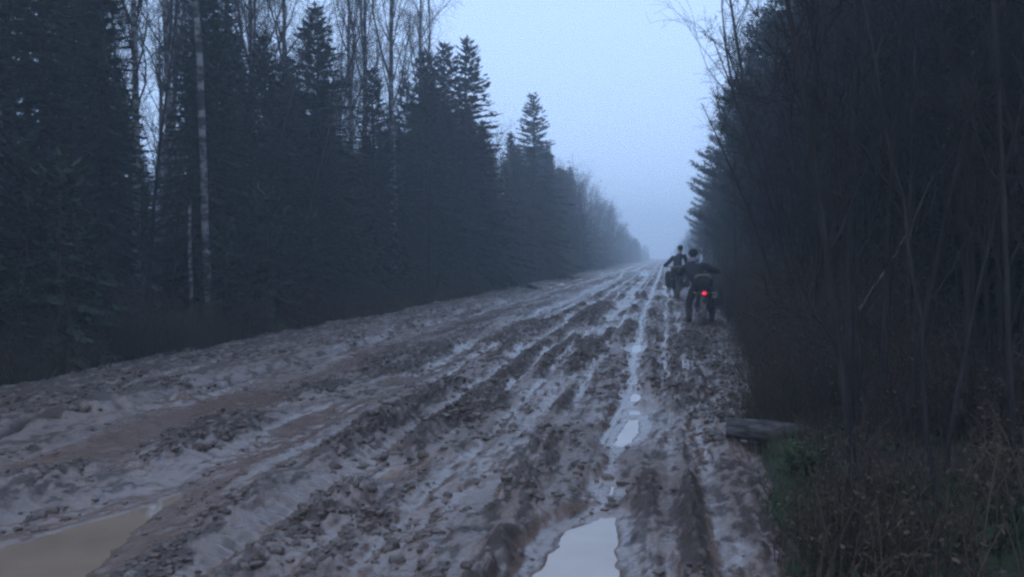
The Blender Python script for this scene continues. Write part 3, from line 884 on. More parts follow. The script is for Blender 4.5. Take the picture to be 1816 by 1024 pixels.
def mk_birch(x, y, tm):
    h = rng.uniform(11, 15)
    plant('birch_tree', BIRCH[rng.integers(4)], 'bare birch standing among the spruces inside the left wood', 'birch', x, y, scale=h / 14.0, group=gB); return True
gB2 = 'thin bare trees along the front of the left wood'
def mk_birch2(x, y, tm):
    if column_of(x, y) > 790 or 225 < column_of(x, y) < 335: occupied.pop(); return False
    plant('bare_tree', THIN[rng.integers(3)], 'thin bare tree along the front of the left wood, twigs against the sky', 'bare tree', x, y, scale=rng.uniform(0.9, 1.35), group=gB2); return True
fill(24, (-14, -9.2), (11, 60), 0.7, mk_birch2, ([-400, 2000], [-400, -400]))
fill(26, (-26, -11), (10, 34), 1.2, mk_birch, ([-400, 2000], [-400, -400]))

ER = ([1170, 1190, 1225, 1250, 1270, 1300, 1340, 1370, 1400, 1500, 2400], [440, 430, 385, 325, 270, 200, 150, 50, -60, -300, -600])
for px, py, X, k, lab in (
    (1303, 150, 4.0, 0, 'small pine with spreading boughs against the sky at the right skyline'),
    (1268, 265, 4.2, 1, 'misty pine lower down at the edge of the right skyline'),
    (1352, 55, 4.2, 2, 'pine with ragged boughs left of the tall right hand pines'),
    (1400, -60, 3.9, 3, 'tall pine whose boughs reach the top of the photo on the right'),
    (1445, -190, 3.7, 0, 'tall dark pine behind the brown weeds right of the riders')):
    skyline('pine_tree', PINE[k], 10.0, px, py, X, lab, 'pine')
lb = bare_meshes(11.0, 311, 'twig', 0.35, 0.42, 24, -0.03, 0.085, 0.20, 1.05, 0.0034)
Xl = 3.0; Yl = spot(1378, Xl)
plant('leaning_birch', lb, 'dark bare birch leaning left over the brown weeds, its twigs across the sky', 'birch', Xl, Yl, rz=0, tilt=(0, R(-7.5)), scale=0.98); occupied.append((Xl, Yl))
gR = 'dark conifers packed along the right side of the road'
def mk_right(x, y, tm):
    h = min(tm, rng.uniform(8.5, 13)) * rng.uniform(0.85, 1.0)
    if h < 1.5: occupied.pop(); return False
    if rng.random() < 0.55: plant('spruce_tree', SPR[rng.integers(6)], 'dark spruce packed among the conifers along the right side of the road', 'spruce', x, y, scale=h / 10.5, group=gR)
    else: plant('pine_tree', PINE[rng.integers(4)], 'dark pine packed among the conifers along the right side of the road', 'pine', x, y, scale=h / 10.0, group='dark pines packed along the right side of the road')
    return True
fill(24, (3.6, 6.0), (11, 60), 1.3, mk_right, ER)
gE = 'bare twiggy trees along the misty edge of the right wood'
def mk_edge(x, y, tm):
    s = min(tm / 7.5, rng.uniform(0.7, 1.25))
    if s < 0.35: occupied.pop(); return False
    plant('bare_tree', THIN[rng.integers(3)], 'bare twiggy tree along the misty edge of the right wood', 'bare tree', x, y, scale=s, group=gE); return True
fill(34, (2.4, 4.6), (22, 95), 0.8, mk_edge, ER)
fill(70, (3.6, 14), (4.5, 60), 1.3, mk_right, ER)
gF = 'bare trees fading into mist along the right side'
def mk_far(x, y, tm):
    h = min(tm, rng.uniform(8, 12)) * rng.uniform(0.9, 1.03)
    if h < 1.5: occupied.pop(); return False
    plant('bare_tree', ASPEN[rng.integers(4)], 'bare tree among the thin trees fading into mist along the right side', 'bare tree', x, y, scale=h / 10.0, group=gF); return True
fill(75, (2.4, 9), (42, 410), 1.0, mk_far, ER)
gD = 'bare dark trees crowding the right edge of the photo'
def mk_dark(x, y, tm):
    plant('bare_tree', THIN[rng.integers(3)], 'bare dark tree crowding in among the conifers at the right', 'bare tree', x, y, scale=rng.uniform(0.75, 1.2), group=gD); return True
fill(56, (2.6, 6.5), (8.5, 34), 0.6, mk_dark, ([0, 2400], [-900, -900]))
# ------------------------------------------------------------------ undergrowth
def weed_meshes(seed, h, n, spread, leaf=1.0, m='weed', lsize=1.0):
    """a clump of dead stalks with shrivelled leaves"""
    r = np.random.default_rng(seed)
    st, lf = MB(), MB()
    B, D, S, L, W = [], [], [], [], []
    for k in range(n):
        a, q = r.uniform(0, 6.28), spread * math.sqrt(r.random())
        p = np.array([q * math.cos(a), q * math.sin(a), -0.08])
        hh = h * r.uniform(0.45, 1.1)
        lean = r.normal(0, 0.20, 2)
        s = np.linspace(0, 1, 6)
        P = np.stack([p[0] + lean[0] * hh * s ** 1.5, p[1] + lean[1] * hh * s ** 1.5, p[2] + hh * s], -1)
        st.tube(P, np.linspace(0.0045, 0.0018, 6), 3, 0, False)
        for j in range(int(r.integers(2, 5))):          # side shoots
            u = r.uniform(0.35, 0.95); b = np.array([np.interp(u, s, P[:, i]) for i in range(3)])
            d = unit(np.array([[r.normal(), r.normal(), r.uniform(0.5, 1.6)]]))[0]
            l = hh * r.uniform(0.10, 0.28)
            st.tube([b, b + d * l * 0.5 + [0, 0, 0.01], b + d * l], [0.0025, 0.002, 0.0012], 3, 0, False)
            for w in (0.4, 0.7, 1.0):
                if r.random() < 0.8 * leaf:
                    B.append(b + d * l * w)
        for j in range(int(4 * leaf)):
            u = r.uniform(0.15, 1.0); B.append(np.array([np.interp(u, s, P[:, i]) for i in range(3)]))
    B = np.array(B); k = len(B)
    d = unit(r.normal(0, 1, (k, 3)) + np.array([0, 0, -0.25])); 
    lf.cards(B, d, unit(np.cross(d, r.normal(0, 1, (k, 3)))), r.uniform(0.02, 0.06, k) * lsize, r.uniform(0.010, 0.026, k) * lsize)
    return st.mesh('stalks', M['weed'], True), lf.mesh('leaves', M[m])
WEED = [weed_meshes(400 + k, (1.5, 1.75, 1.3, 1.6)[k], 55, 0.42) for k in range(4)]
LOWW = [weed_meshes(420 + k, (0.55, 0.75, 0.4)[k], 60, 0.36, 0.9, 'weed', 0.7) for k in range(3)]
gW = 'brown weed clumps crowding the right verge'
k = 0
while k < 120:
    y = 6.0 * (44 / 6.0) ** rng.random()
    x = edge_right(y) + rng.uniform(0.10, 0.5 + min(1.9, 0.13 * y))
    if 5.6 < y < 7.4 and x < 1.15: continue
    tall = np.interp(y, [6, 9, 13, 20], [0.55, 0.75, 1.0, 1.0]) * np.interp(x - edge_right(y), [0.1, 0.6], [0.65, 1.0])
    plant('weed_clump', WEED[rng.integers(4)], 'clump of dead brown weeds in the thicket along the right verge', 'weeds', x, y, scale=tall * rng.uniform(0.8, 1.1), group=gW, parts=('stalks', 'leaves'))
    k += 1
gL = 'low brown plants on the ground under the right hand trees'
for k in range(64):
    y = 3.9 * (10 / 3.9) ** rng.random(); x = edge_right(y) + rng.uniform(0.35, 2.6)
    if y > 4.6 and x < 2.0 and rng.random() < 0.85: continue
    plant('low_weed', LOWW[rng.integers(3)], 'low brown plant with curled leaves on the ground under the right hand trees', 'weeds', x, y, scale=rng.uniform(0.55, 1.1), group=gL, parts=('stalks', 'leaves'))
gl = 'dry weeds at the foot of the left wood'
for k in range(150):
    y = 8.0 * (60 / 8.0) ** rng.random(); x = edge_left(y) - rng.uniform(0.25, 1.1)
    plant('low_weed', LOWW[rng.integers(3)], 'dry weed clump at the foot of the left wood beside the mud', 'weeds', x, y, scale=rng.uniform(0.7, 1.5), group=gl, parts=('stalks', 'leaves'))
gY = 'young green spruces under the left wood'
def mk_young(x, y, tm):
    plant('young_spruce', YOUNG[rng.integers(4)], 'small green spruce in the undergrowth along the foot of the left wood', 'young spruce', x, y, scale=rng.uniform(0.45, 1.35), group=gY); return True
NO = ([-9000, 9000], [-900, -900])
fill(104, (-9.6, -7.5), (7, 75), 0.5, mk_young, NO)
fill(60, (-15, -9.0), (6, 45), 0.7, mk_young, NO)
gG = 'misty undergrowth at the far end of the left wood'
def mk_far_young(x, y, tm):
    plant('young_spruce', YOUNG[rng.integers(4)], 'misty young spruce at the far end of the left wood', 'young spruce', x, y, scale=rng.uniform(1.3, 2.4), group=gG); return True
fill(75, (-10.5, -7.5), (60, 400), 0.7, mk_far_young, NO)
gT = 'thin bare stems in front of the left wood'
def mk_stem(x, y, tm):
    plant('bare_sapling', SAPL[rng.integers(5)], 'thin bare sapling in front of the left wood', 'sapling', x, y, scale=rng.uniform(0.6, 1.5), group=gT); return True
fill(60, (-12, -7.6), (9, 80), 0.45, mk_stem, NO)
gU = 'thin dark saplings tangled along the right verge'
def mk_stem_r(x, y, tm):
    plant('bare_sapling', SAPL[rng.integers(5)], 'thin dark sapling tangled among others along the right verge', 'sapling', x, y, scale=rng.uniform(0.55, 1.25) * np.interp(y, [5, 9], [0.8, 1.0]), group=gU); return True
k = 0
while k < 110:
    y = 5.0 * (60 / 5.0) ** rng.random(); x = edge_right(y) + rng.uniform(0.55, 3.0)
    if free(x, y, 0.22): mk_stem_r(x, y, 0); k += 1
gV = 'young spruces filling in under the right hand trees'
def mk_young_r(x, y, tm):
    plant('young_spruce', YOUNG[rng.integers(4)], 'dark young spruce filling in under the right hand trees', 'young spruce', x, y, scale=rng.uniform(0.8, 1.6), group=gV); return True
fill(60, (2.7, 7.0), (5.5, 40), 0.6, mk_young_r, NO)

# single stems the photo shows on the right
def stem(name, pts, r0, r1, material, label, cat, twigs=0, seed=0):
    r = np.random.default_rng(seed)
    P = np.array(pts, float); t = np.linspace(0, 1, len(P)); q = np.linspace(0, 1, 16)
    P = np.stack([np.interp(q, t, P[:, i]) for i in range(3)], -1); P[1:-1] += r.normal(0, 0.008, (14, 3))
    o = thing(name, label, cat, tuple(P[0])); P = P - P[0]
    a = MB(); a.tube(P, np.linspace(r0, r1, 16), 7); a.build('trunk', material, o, True)
    if twigs:
        b = MB()
        for k in range(twigs):
            i = int(r.integers(5, 15)); d = unit((P[i] - P[i - 1])[None] * 3 + r.normal(0, 0.5, (1, 3)))[0]; l = r.uniform(0.3, 0.9)
            pts = P[i] + d * np.linspace(0, l, 5)[:, None] + np.cumsum(r.normal(0, 0.02, (5, 3)), 0) * [[0], [1], [1], [1], [1]]
            b.tube(pts, np.linspace(0.006, 0.002, 5), 3, 0, False)
        b.build('crown', M['twig'], o)
    return o
M['pale'] = bark('pale_dead_bark', (0.06, 0.054, 0.05), (0.18, 0.165, 0.15), (10, 10, 6))
stem('dead_sapling', [(1.25, 8.8, gz(1.25, 8.8) - 0.05), (1.72, 8.9, 0.80), (2.25, 9.0, 1.55), (2.62, 9.05, 2.4), (2.85, 9.1, 3.1), (3.0, 9.1, 3.7)], 0.015, 0.006, M['pale'],
     'thin pale dead stem slanting up to the right through the thicket', 'sapling', 5, 3)
stem('dark_sapling', [(1.42, 4.75, gz(1.42, 4.75) - 0.05), (1.36, 4.8, 0.7), (1.30, 4.85, 1.5), (1.15, 4.95, 2.4), (0.98, 5.1, 3.4)][:5], 0.014, 0.006, M['twig'],
     'dark slim trunk leaning left in the near right undergrowth', 'sapling', 8, 4)
stem('dark_sapling', [(2.9, 6.2, gz(2.9, 6.2) - 0.05), (2.8, 6.2, 0.9), (2.6, 6.25, 1.9), (2.3, 6.3, 2.9), (1.95, 6.4, 3.7)], 0.015, 0.006, M['twig'],
     'dark slim trunk leaning far left near the right edge of the photo', 'sapling', 9, 6)

# fallen log
lx, ly = floor_at(1288, 786)
lo = thing('fallen_log', 'short cut log lying across the right verge with its sawn end at the mud', 'log', (lx, ly, 0), 0)
r_ = np.random.default_rng(8)
zl = max(road_z(lx, ly), gz(lx + 0.3, ly)) + 0.075
P = np.array([(0, 0, 0.06), (0.3, -0.02, 0.05), (0.6, -0.05, 0.035), (0.7, -0.08, 0.005), (0.85, -0.10, -0.02)]) + [0, 0, zl - 0.035]
a = MB(); a.tube(P, [0.084, 0.087, 0.083, 0.078, 0.074], 14, 0, False)
v = a.v[0]; v += r_.normal(0, 0.0035, v.shape)
a.build('bark', bark('log_bark', (0.03, 0.026, 0.024), (0.11, 0.10, 0.098), (9, 30, 30)), lo, True)
b = MB(); d0 = unit((P[1] - P[0])[None])[0]
b.tube([P[0] - d0 * 0.004, P[0] + d0 * 0.012], [0.079, 0.079], 14)
b.build('sawn_end', plain('sawn_wood', (0.07, 0.055, 0.042), 0.8, 0, 0.5, 40), lo)

# green plants by the log
def leafy_meshes(seed, h, n, size):
    r = np.random.default_rng(seed); st, lf = MB(), MB(); B, D, L = [], [], []
    for k in range(n):
        a = r.uniform(0, 6.28); hh = h * r.uniform(0.5, 1.1); out = r.uniform(0.15, 0.75) * hh
        s = np.linspace(0, 1, 6)
        P = np.stack([math.cos(a) * out * s ** 1.4, math.sin(a) * out * s ** 1.4, -0.03 + hh * np.sin(s * 1.75) / math.sin(1.57)], -1)
        st.tube(P, np.linspace(0.004, 0.0015, 6), 3, 0, False)
        for u in np.linspace(0.3, 1, 9):
            p = np.array([np.interp(u, s, P[:, i]) for i in range(3)])
            for sd in (-1, 1):
                d = np.array([math.cos(a) * 0.5 - sd * math.sin(a), math.sin(a) * 0.5 + sd * math.cos(a), r.normal(0.0, 0.3)])
                B.append(p); D.append(d); L.append(size * (1.25 - 0.8 * u) * r.uniform(0.7, 1.3))
    B = np.array(B); D = unit(np.array(D)); L = np.array(L)
    lf.cards(B, D, unit(np.cross(D, np.array([0, 0, 1.0]) + r.normal(0, 0.35, B.shape))), L, L * 0.42)
    return st.mesh('stalks', M['grass'], True), lf.mesh('leaves', M['fern'])
for px, py, s, lab in ((1432, 880, 1.0, 'bright green fern tuft just below the fallen log'), (1405, 862, 0.7, 'small green fern between the log and the bright green tuft'),
                       (1500, 905, 0.55, 'small dim fern right of the bright green tuft')):
    x, y = floor_at(px, py)
    plant('fern', leafy_meshes(int(px), 0.34, 30, 0.055), lab, 'fern', x, y, scale=s, parts=('stalks', 'leaves'))
def rosette(seed, n, size):
    r = np.random.default_rng(seed); m = MB()
    a = r.uniform(0, 6.28, n); d = unit(np.stack([np.cos(a), np.sin(a), r.uniform(0.2, 1.1, n)], -1))
    m.cards(np.stack([r.normal(0, 0.03, n), r.normal(0, 0.03, n), np.zeros(n)], -1), d, unit(np.cross(d, np.array([0, 0, 1.0]) + r.normal(0, 0.2, (n, 3)))), size * r.uniform(0.6, 1.2, n), size * 0.5 * r.uniform(0.7, 1.2, n))
    return m.mesh('low_green_plant', M['leafgreen'])
ROS = [rosette(500 + k, 12, 0.11) for k in range(4)]
for k in range(120):
    y = 3.7 * (8.5 / 3.7) ** rng.random(); x = edge_right(y) + rng.uniform(0.3, 2.2)
    o = link('low_green_plant', ROS[rng.integers(4)]); o.location = (x, y, gz(x, y)); o.rotation_euler.z = rng.uniform(0, 6.28); o.scale = (rng.uniform(0.5, 1.1),) * 3
    tag(o, 'low green leafy plant among the fallen leaves at the bottom right', 'plant', 'low green leafy plants at the bottom right')

# fallen leaves and grass nobody could count
def scatter(n, xr, yr, mask=None):
    y = yr[0] * (yr[1] / yr[0]) ** rng.random(n); x = rng.uniform(*xr, n)
    if mask is not None:
        k = mask(x, y); x, y = x[k], y[k]
    z = floor_height(x[None], y[None])[0]
    return np.stack([x, y, z], -1)
P = scatter(20000, (0.3, 5.5), (3.2, 16), lambda x, y: (x > edge_right(y) + 0.12) & (vnoise(x * 2.5, y * 2, 77) > 0.35))
n = len(P); a = rng.uniform(0, 6.28, n)
d = unit(np.stack([np.cos(a), np.sin(a), rng.normal(0.1, 0.35, n)], -1)); P[:, 2] += 0.012
mb = MB(); mb.cards(P, d, unit(np.cross(d, np.array([0, 0, 1.0]) + rng.normal(0, 0.5, (n, 3)))), rng.uniform(0.018, 0.048, n), rng.uniform(0.010, 0.028, n))
tag(mb.build('leaf_litter', M['litter']), 'brown and grey fallen leaves covering the ground under the right hand trees', 'fallen leaves', kind='stuff')
def blades(P, lo, hi, w, m, name, label, cat, per=5):
    P = np.repeat(P, per, 0); n = len(P)
    P[:, :2] += rng.normal(0, 0.035, (n, 2)); P[:, 2] -= 0.01
    d = unit(np.stack([rng.normal(0, 0.45, n), rng.normal(0, 0.45, n), np.ones(n)], -1))
    s = unit(np.cross(d, rng.normal(0, 1, (n, 3))))
    mb = MB(); mb.cards(P, d, s, rng.uniform(lo, hi, n), np.full(n, w))
    tag(mb.build(name, m), label, cat, kind='stuff')
blades(scatter(9000, (-8.8, -6.3), (6, 70), lambda x, y: (x < edge_left(y) + 0.1) & (vnoise(x * 1.1, y * 0.7, 7) > 0.35)), 0.10, 0.46, 0.013, M['drygrass'], 'dry_grass',
       'withered yellowish grass fringing the left side of the mud', 'grass', 6)
blades(scatter(5200, (0.2, 2.6), (3.4, 10), lambda x, y: (x > edge_right(y) - 0.05) & (vnoise(x * 1.8, y * 1.3, 9) + 0.45 * (x < edge_right(y) + 0.55) > 0.64)), 0.03, 0.10, 0.007, M['grass'], 'green_grass',
       'short green grass patches along the right edge of the mud', 'grass', 6)
blades(scatter(2600, (0.3, 3.0), (3.5, 10), lambda x, y: (x > edge_right(y) + 0.15) & (vnoise(x * 2.2, y * 1.6, 19) > 0.5)), 0.06, 0.26, 0.005, M['weed'], 'withered_grass',
       'fine withered upright grass under the near right thicket', 'grass', 6)
blades(scatter(4500, (0.6, 3.2), (8, 50), lambda x, y: (x > edge_right(y) + 0.02)), 0.15, 0.60, 0.010, M['weed'], 'brown_grass',
       'brown withered grass at the foot of the right thicket', 'grass', 5)
# ------------------------------------------------------------------ motorcycles, luggage and riders
def emit(name, c, s):
    m, nt, b = mat(name)
    b.inputs['Base Color'].default_value = (*c, 1); b.inputs['Emission Color'].default_value = (*c, 1); b.inputs['Emission Strength'].default_value = s
    return m
M['rubber'] = plain('muddy_tyre', (0.13, 0.112, 0.098), 0.7, 0, 0.6, 18, 0.6)
M['paint'] = plain('dark_bike_paint', (0.02, 0.024, 0.028), 0.35, 0, 0.3, 20, 0.05)
M['plastic'] = plain('black_plastic', (0.014, 0.014, 0.015), 0.5, 0, 0.4, 25, 0.1)
M['vinyl'] = plain('black_vinyl', (0.012, 0.012, 0.013), 0.6, 0, 0.4, 60, 0.2)
M['steel'] = plain('dull_steel', (0.35, 0.35, 0.36), 0.4, 0.9, 0.3, 30, 0.1)
M['engine'] = plain('grimy_engine', (0.07, 0.068, 0.065), 0.55, 0.5, 0.5, 30, 0.3)
M['bag'] = plain('dark_canvas', (0.018, 0.019, 0.021), 0.85, 0, 0.4, 60, 0.4)
M['strap'] = plain('pale_strap', (0.20, 0.185, 0.145), 0.8, 0, 0.25, 60, 0.2)
M['mirror'] = plain('mirror_glass', (0.8, 0.82, 0.85), 0.06, 1.0, 0.02, 10, 0)
M['lamp'] = emit('red_tail_light', (1.0, 0.02, 0.07), 1.3)
M['redglass'] = plain('unlit_red_glass', (0.10, 0.01, 0.012), 0.3, 0, 0.2, 30, 0)
M['jacket'] = plain('dark_jacket', (0.016, 0.018, 0.024), 0.85, 0, 0.35, 14, 0.5)
M['jacket2'] = plain('dark_blue_jacket', (0.016, 0.020, 0.034), 0.85, 0, 0.35, 14, 0.5)
M['trousers'] = plain('dark_trousers', (0.014, 0.015, 0.018), 0.85, 0, 0.4, 12, 0.5)
M['boot'] = plain('muddy_boots', (0.035, 0.030, 0.026), 0.7, 0, 0.5, 20, 0.3)
M['skin'] = plain('skin', (0.42, 0.27, 0.20), 0.55, 0, 0.1, 30, 0.05)
M['glove'] = plain('dark_gloves', (0.02, 0.02, 0.02), 0.8, 0, 0.3, 40, 0.2)
M['wool'] = plain('black_wool', (0.010, 0.010, 0.013), 0.95, 0, 0.3, 90, 0.5)
M['scarf'] = plain('grey_scarf', (0.21, 0.22, 0.25), 0.9, 0, 0.2, 70, 0.4)
M['hair'] = plain('dark_hair', (0.02, 0.015, 0.012), 0.6, 0, 0.3, 80, 0.2)

def loft(mb, secs, axis=1, n=16, p=2.6, mi=0):
    """rounded sections (pos, centre a, centre b, half width, half height) swept along an axis, closed at both ends"""
    ph = np.arange(n) * 2 * math.pi / n
    c, s = np.cos(ph), np.sin(ph)
    ca, sa = np.sign(c) * np.abs(c) ** (2 / p), np.sign(s) * np.abs(s) ** (2 / p)
    rings = []
    secs = list(secs)
    full = [(secs[0][0], secs[0][1], secs[0][2], 1e-4, 1e-4)] + secs + [(secs[-1][0], secs[-1][1], secs[-1][2], 1e-4, 1e-4)]
    for (q, a, b, w, h) in full:
        u, v = a + w * ca, b + h * sa; t = np.full(n, q)
        rings.append({1: np.stack([u, t, v], -1), 2: np.stack([u, v, t], -1), 0: np.stack([t, u, v], -1)}[axis])
    m = len(rings); V = np.vstack(rings)
    i = np.arange(m - 1)[:, None] * n; j = np.arange(n)[None]; k = (j + 1) % n
    mb.add(V, np.stack([i + j, i + k, i + n + k, i + n + j], -1).reshape(-1, 4), mi)
def part(name, material, parent, fn, smooth=True):
    mb = MB(); fn(mb); return mb.build(name, material, parent, smooth)

def make_bike(loc, rz, lean, label, big_bags, lit=True):
    o = thing('motorcycle', label, 'motorcycle', loc, rz)
    o.rotation_euler.y = lean
    RW, FW = (-0.68, 0.325), (0.74, 0.345)
    for (wy, r), wt in ((RW, 0.066), (FW, 0.046)):
        def wheel(m):
            m.lathe([(r - 0.075, -0.022), (r - 0.060, -0.026), (r - 0.060, 0.026), (r - 0.075, 0.022)], 28, 'x', (0, wy, r))
            m.tube([(-0.08, wy, r), (0.08, wy, r)], [0.035, 0.035], 10)
            m.lathe([(0.05, 0.045), (0.11, 0.045), (0.11, 0.050), (0.05, 0.050)], 20, 'x', (0, wy, r))
            for k in range(18):
                a = k * math.pi / 9; s = 0.03 * (-1) ** k
                m.tube([(s, wy + 0.035 * math.cos(a), r + 0.035 * math.sin(a)), (0, wy + (r - 0.065) * math.cos(a + 0.2), r + (r - 0.065) * math.sin(a + 0.2))], [0.0025, 0.0025], 3, 0, False)
        w = part('wheel', M['steel'], o, wheel)
        def tyre(m):
            m.lathe([(r - 0.065, -wt * 0.6), (r - 0.035, -wt), (r - 0.008, -wt * 0.8), (r, 0), (r - 0.008, wt * 0.8), (r - 0.035, wt), (r - 0.065, wt * 0.6)], 36, 'x', (0, wy, r))
            for k in range(30):
                a = k * 2 * math.pi / 30
                for x in ((-0.6, 0.6) if k % 2 else (-0.12, 0.12)):
                    ca, sa = math.cos(a), math.sin(a); d = np.array([0, ca, sa]); t = np.array([0, -sa, ca]); xx = np.array([1.0, 0, 0])
                    c = np.array([x * wt, wy, r]) + d * (r - 0.004)
                    q = [c + xx * i * wt * 0.26 + t * j * 0.014 + d * kz for kz in (0, 0.013) for i, j in ((-1, -1), (1, -1), (1, 1), (-1, 1))]
                    m.add(q, [(4, 5, 6, 7), (0, 1, 5, 4), (1, 2, 6, 5), (2, 3, 7, 6), (3, 0, 4, 7)])
        part('tyre', M['rubber'], w, tyre, False)
    def frame(m):
        for s in (-1, 1):
            m.tube([(0.02 * s, 0.50, 0.98), (0.11 * s, 0.30, 0.55), (0.12 * s, 0.22, 0.30), (0.12 * s, -0.15, 0.29), (0.12 * s, -0.22, 0.55)], [0.017] * 5, 8)
            m.tube([(0.02 * s, 0.48, 0.95), (0.10 * s, 0.1, 0.80), (0.11 * s, -0.25, 0.74), (0.10 * s, -0.78, 0.80)], [0.016] * 4, 8)
            m.tube([(0.12 * s, -0.20, 0.45), (0.10 * s, -0.55, 0.68), (0.10 * s, -0.70, 0.78)], [0.013] * 3, 7)
        m.tube([(0, 0.46, 1.05), (0, 0.53, 0.85)], [0.03, 0.03], 10)
    part('frame', M['plastic'], o, frame)
    def swing(m):
        for s in (-1, 1): m.tube([(0.10 * s, -0.18, 0.40), (0.11 * s, -0.45, 0.36), (0.105 * s, -0.72, 0.325)], [0.022, 0.024, 0.020], 8)
    part('swingarm', M['engine'], o, swing)
    def fork(m):
        for s in (-1, 1): m.tube([(0.10 * s, 0.44, 1.06), (0.10 * s, 0.58, 0.72)], [0.02, 0.02], 10); m.tube([(0.10 * s, 0.57, 0.74), (0.10 * s, 0.74, 0.34)], [0.028, 0.026], 10)
        m.box((-0.13, 0.42, 1.02), (0.13, 0.50, 1.05))
    part('fork', M['steel'], o, fork)
    def fend(m, pts, w):
        for (y, z), (y2, z2) in zip(pts[:-1], pts[1:]):
            v = [(-w, y, z - 0.03), (-w * 0.8, y, z), (w * 0.8, y, z), (w, y, z - 0.03), (-w, y2, z2 - 0.03), (-w * 0.8, y2, z2), (w * 0.8, y2, z2), (w, y2, z2 - 0.03)]
            m.add(v, [(0, 1, 5, 4), (1, 2, 6, 5), (2, 3, 7, 6)])
            v2 = [(a, b, c - 0.008) for a, b, c in v]; m.add(v2, [(4, 5, 1, 0), (5, 6, 2, 1), (6, 7, 3, 2)])
    part('front_fender', M['paint'], o, lambda m: fend(m, [(0.35, 0.80), (0.55, 0.82), (0.75, 0.80), (0.95, 0.74), (1.08, 0.66)], 0.075))
    part('rear_fender', M['paint'], o, lambda m: fend(m, [(-0.20, 0.76), (-0.50, 0.80), (-0.75, 0.80), (-0.92, 0.74), (-1.02, 0.62)], 0.085))
    part('engine', M['engine'], o, lambda m: (loft(m, [(-0.16, 0, 0.42, 0.13, 0.10), (-0.12, 0, 0.42, 0.16, 0.13), (0.10, 0, 0.42, 0.17, 0.13), (0.20, 0, 0.42, 0.12, 0.09)]),
                                              [loft(m, [(0.56 + 0.028 * k, 0, 0.10, 0.10, 0.10), (0.572 + 0.028 * k, 0, 0.10, 0.10, 0.10)], 2) for k in range(6)],
                                              loft(m, [(0.52, 0, 0.10, 0.075, 0.08), (0.76, 0, 0.10, 0.075, 0.08)], 2)))
    part('exhaust', M['steel'], o, lambda m: (m.tube([(0.04, 0.20, 0.66), (0.08, 0.34, 0.5), (0.15, 0.25, 0.28), (0.17, -0.15, 0.33), (0.19, -0.35, 0.50)], [0.021] * 5, 10),
                                               m.tube([(0.19, -0.33, 0.48), (0.20, -0.42, 0.54), (0.215, -0.85, 0.66), (0.217, -0.90, 0.67)], [0.03, 0.052, 0.052, 0.03], 12)))
    part('fuel_tank', M['paint'], o, lambda m: loft(m, [(-0.10, 0, 0.86, 0.08, 0.06), (0.0, 0, 0.90, 0.14, 0.10), (0.2, 0, 0.94, 0.17, 0.13), (0.38, 0, 0.95, 0.14, 0.11), (0.45, 0, 0.94, 0.06, 0.06)]))
    part('seat', M['vinyl'], o, lambda m: loft(m, [(-0.80, 0, 0.86, 0.09, 0.03), (-0.76, 0, 0.86, 0.13, 0.05), (-0.40, 0, 0.855, 0.14, 0.06), (-0.12, 0, 0.84, 0.11, 0.055), (0.02, 0, 0.88, 0.09, 0.05), (0.10, 0, 0.92, 0.06, 0.03)], 1, 18, 3))
    part('rack', M['plastic'], o, lambda m: [m.tube([(0.13 * s, -0.45, 0.80), (0.14 * s, -0.60, 0.915), (0.13 * s, -1.0, 0.915), (0, -1.02, 0.915)], [0.009] * 4, 6) for s in (-1, 1)])
    hb = part('handlebar', M['plastic'], o, lambda m: m.tube([(-0.41, 0.30, 1.16), (-0.22, 0.38, 1.17), (-0.10, 0.44, 1.09), (0.10, 0.44, 1.09), (0.22, 0.38, 1.17), (0.41, 0.30, 1.16)], [0.013] * 6, 8))
    for s in (-1, 1):
        part('grip', M['vinyl'], hb, lambda m: m.tube([(0.29 * s, 0.351, 1.166), (0.42 * s, 0.296, 1.16)], [0.018, 0.018], 10))
        part('lever', M['steel'], hb, lambda m: m.tube([(0.24 * s, 0.40, 1.165), (0.28 * s, 0.42, 1.16), (0.40 * s, 0.37, 1.15)], [0.008, 0.007, 0.006], 6))
    mi = part('mirror', M['plastic'], o, lambda m: (m.tube([(0.20, 0.39, 1.17), (0.16, 0.37, 1.24), (0.12, 0.33, 1.19)], [0.007] * 3, 6), loft(m, [(0.315, 0.08, 1.20, 0.062, 0.045), (0.335, 0.08, 1.20, 0.05, 0.035)])))
    part('mirror_glass', M['mirror'], mi, lambda m: loft(m, [(0.310, 0.08, 1.20, 0.055, 0.038), (0.3145, 0.08, 1.20, 0.055, 0.038)]))
    part('headlight', M['plastic'], o, lambda m: loft(m, [(0.50, 0, 0.98, 0.06, 0.06), (0.56, 0, 0.98, 0.10, 0.10), (0.64, 0, 0.97, 0.095, 0.095), (0.66, 0, 0.97, 0.06, 0.06)], 1, 18, 2))
    tl = part('tail_light_housing', M['plastic'], o, lambda m: loft(m, [(-0.99, 0, 0.735, 0.055, 0.045), (-0.92, 0, 0.74, 0.065, 0.05)]))
    part('tail_light', M['lamp'] if lit else M['redglass'], tl, lambda m: loft(m, [(-1.012, 0, 0.735, 0.028, 0.026), (-0.9905, 0, 0.735, 0.048, 0.038)], 1, 16, 2))
    for s in (-1, 1):
        part('turn_signal', M['strap'], o, lambda m: (m.tube([(0.05 * s, -0.93, 0.76), (0.17 * s, -0.94, 0.745)], [0.008, 0.008], 6), loft(m, [(-0.965, 0.20 * s, 0.74, 0.034, 0.024), (-0.91, 0.20 * s, 0.74, 0.03, 0.022)])))
        part('footpeg', M['steel'], o, lambda m: m.tube([(0.13 * s, -0.10, 0.36), (0.25 * s, -0.11, 0.36)], [0.016, 0.016], 8))
        w, hgt = (0.12, 0.22) if not big_bags else (0.145, 0.30)
        zc = 0.68 if not big_bags else 0.72
        if not big_bags and s < 0: continue
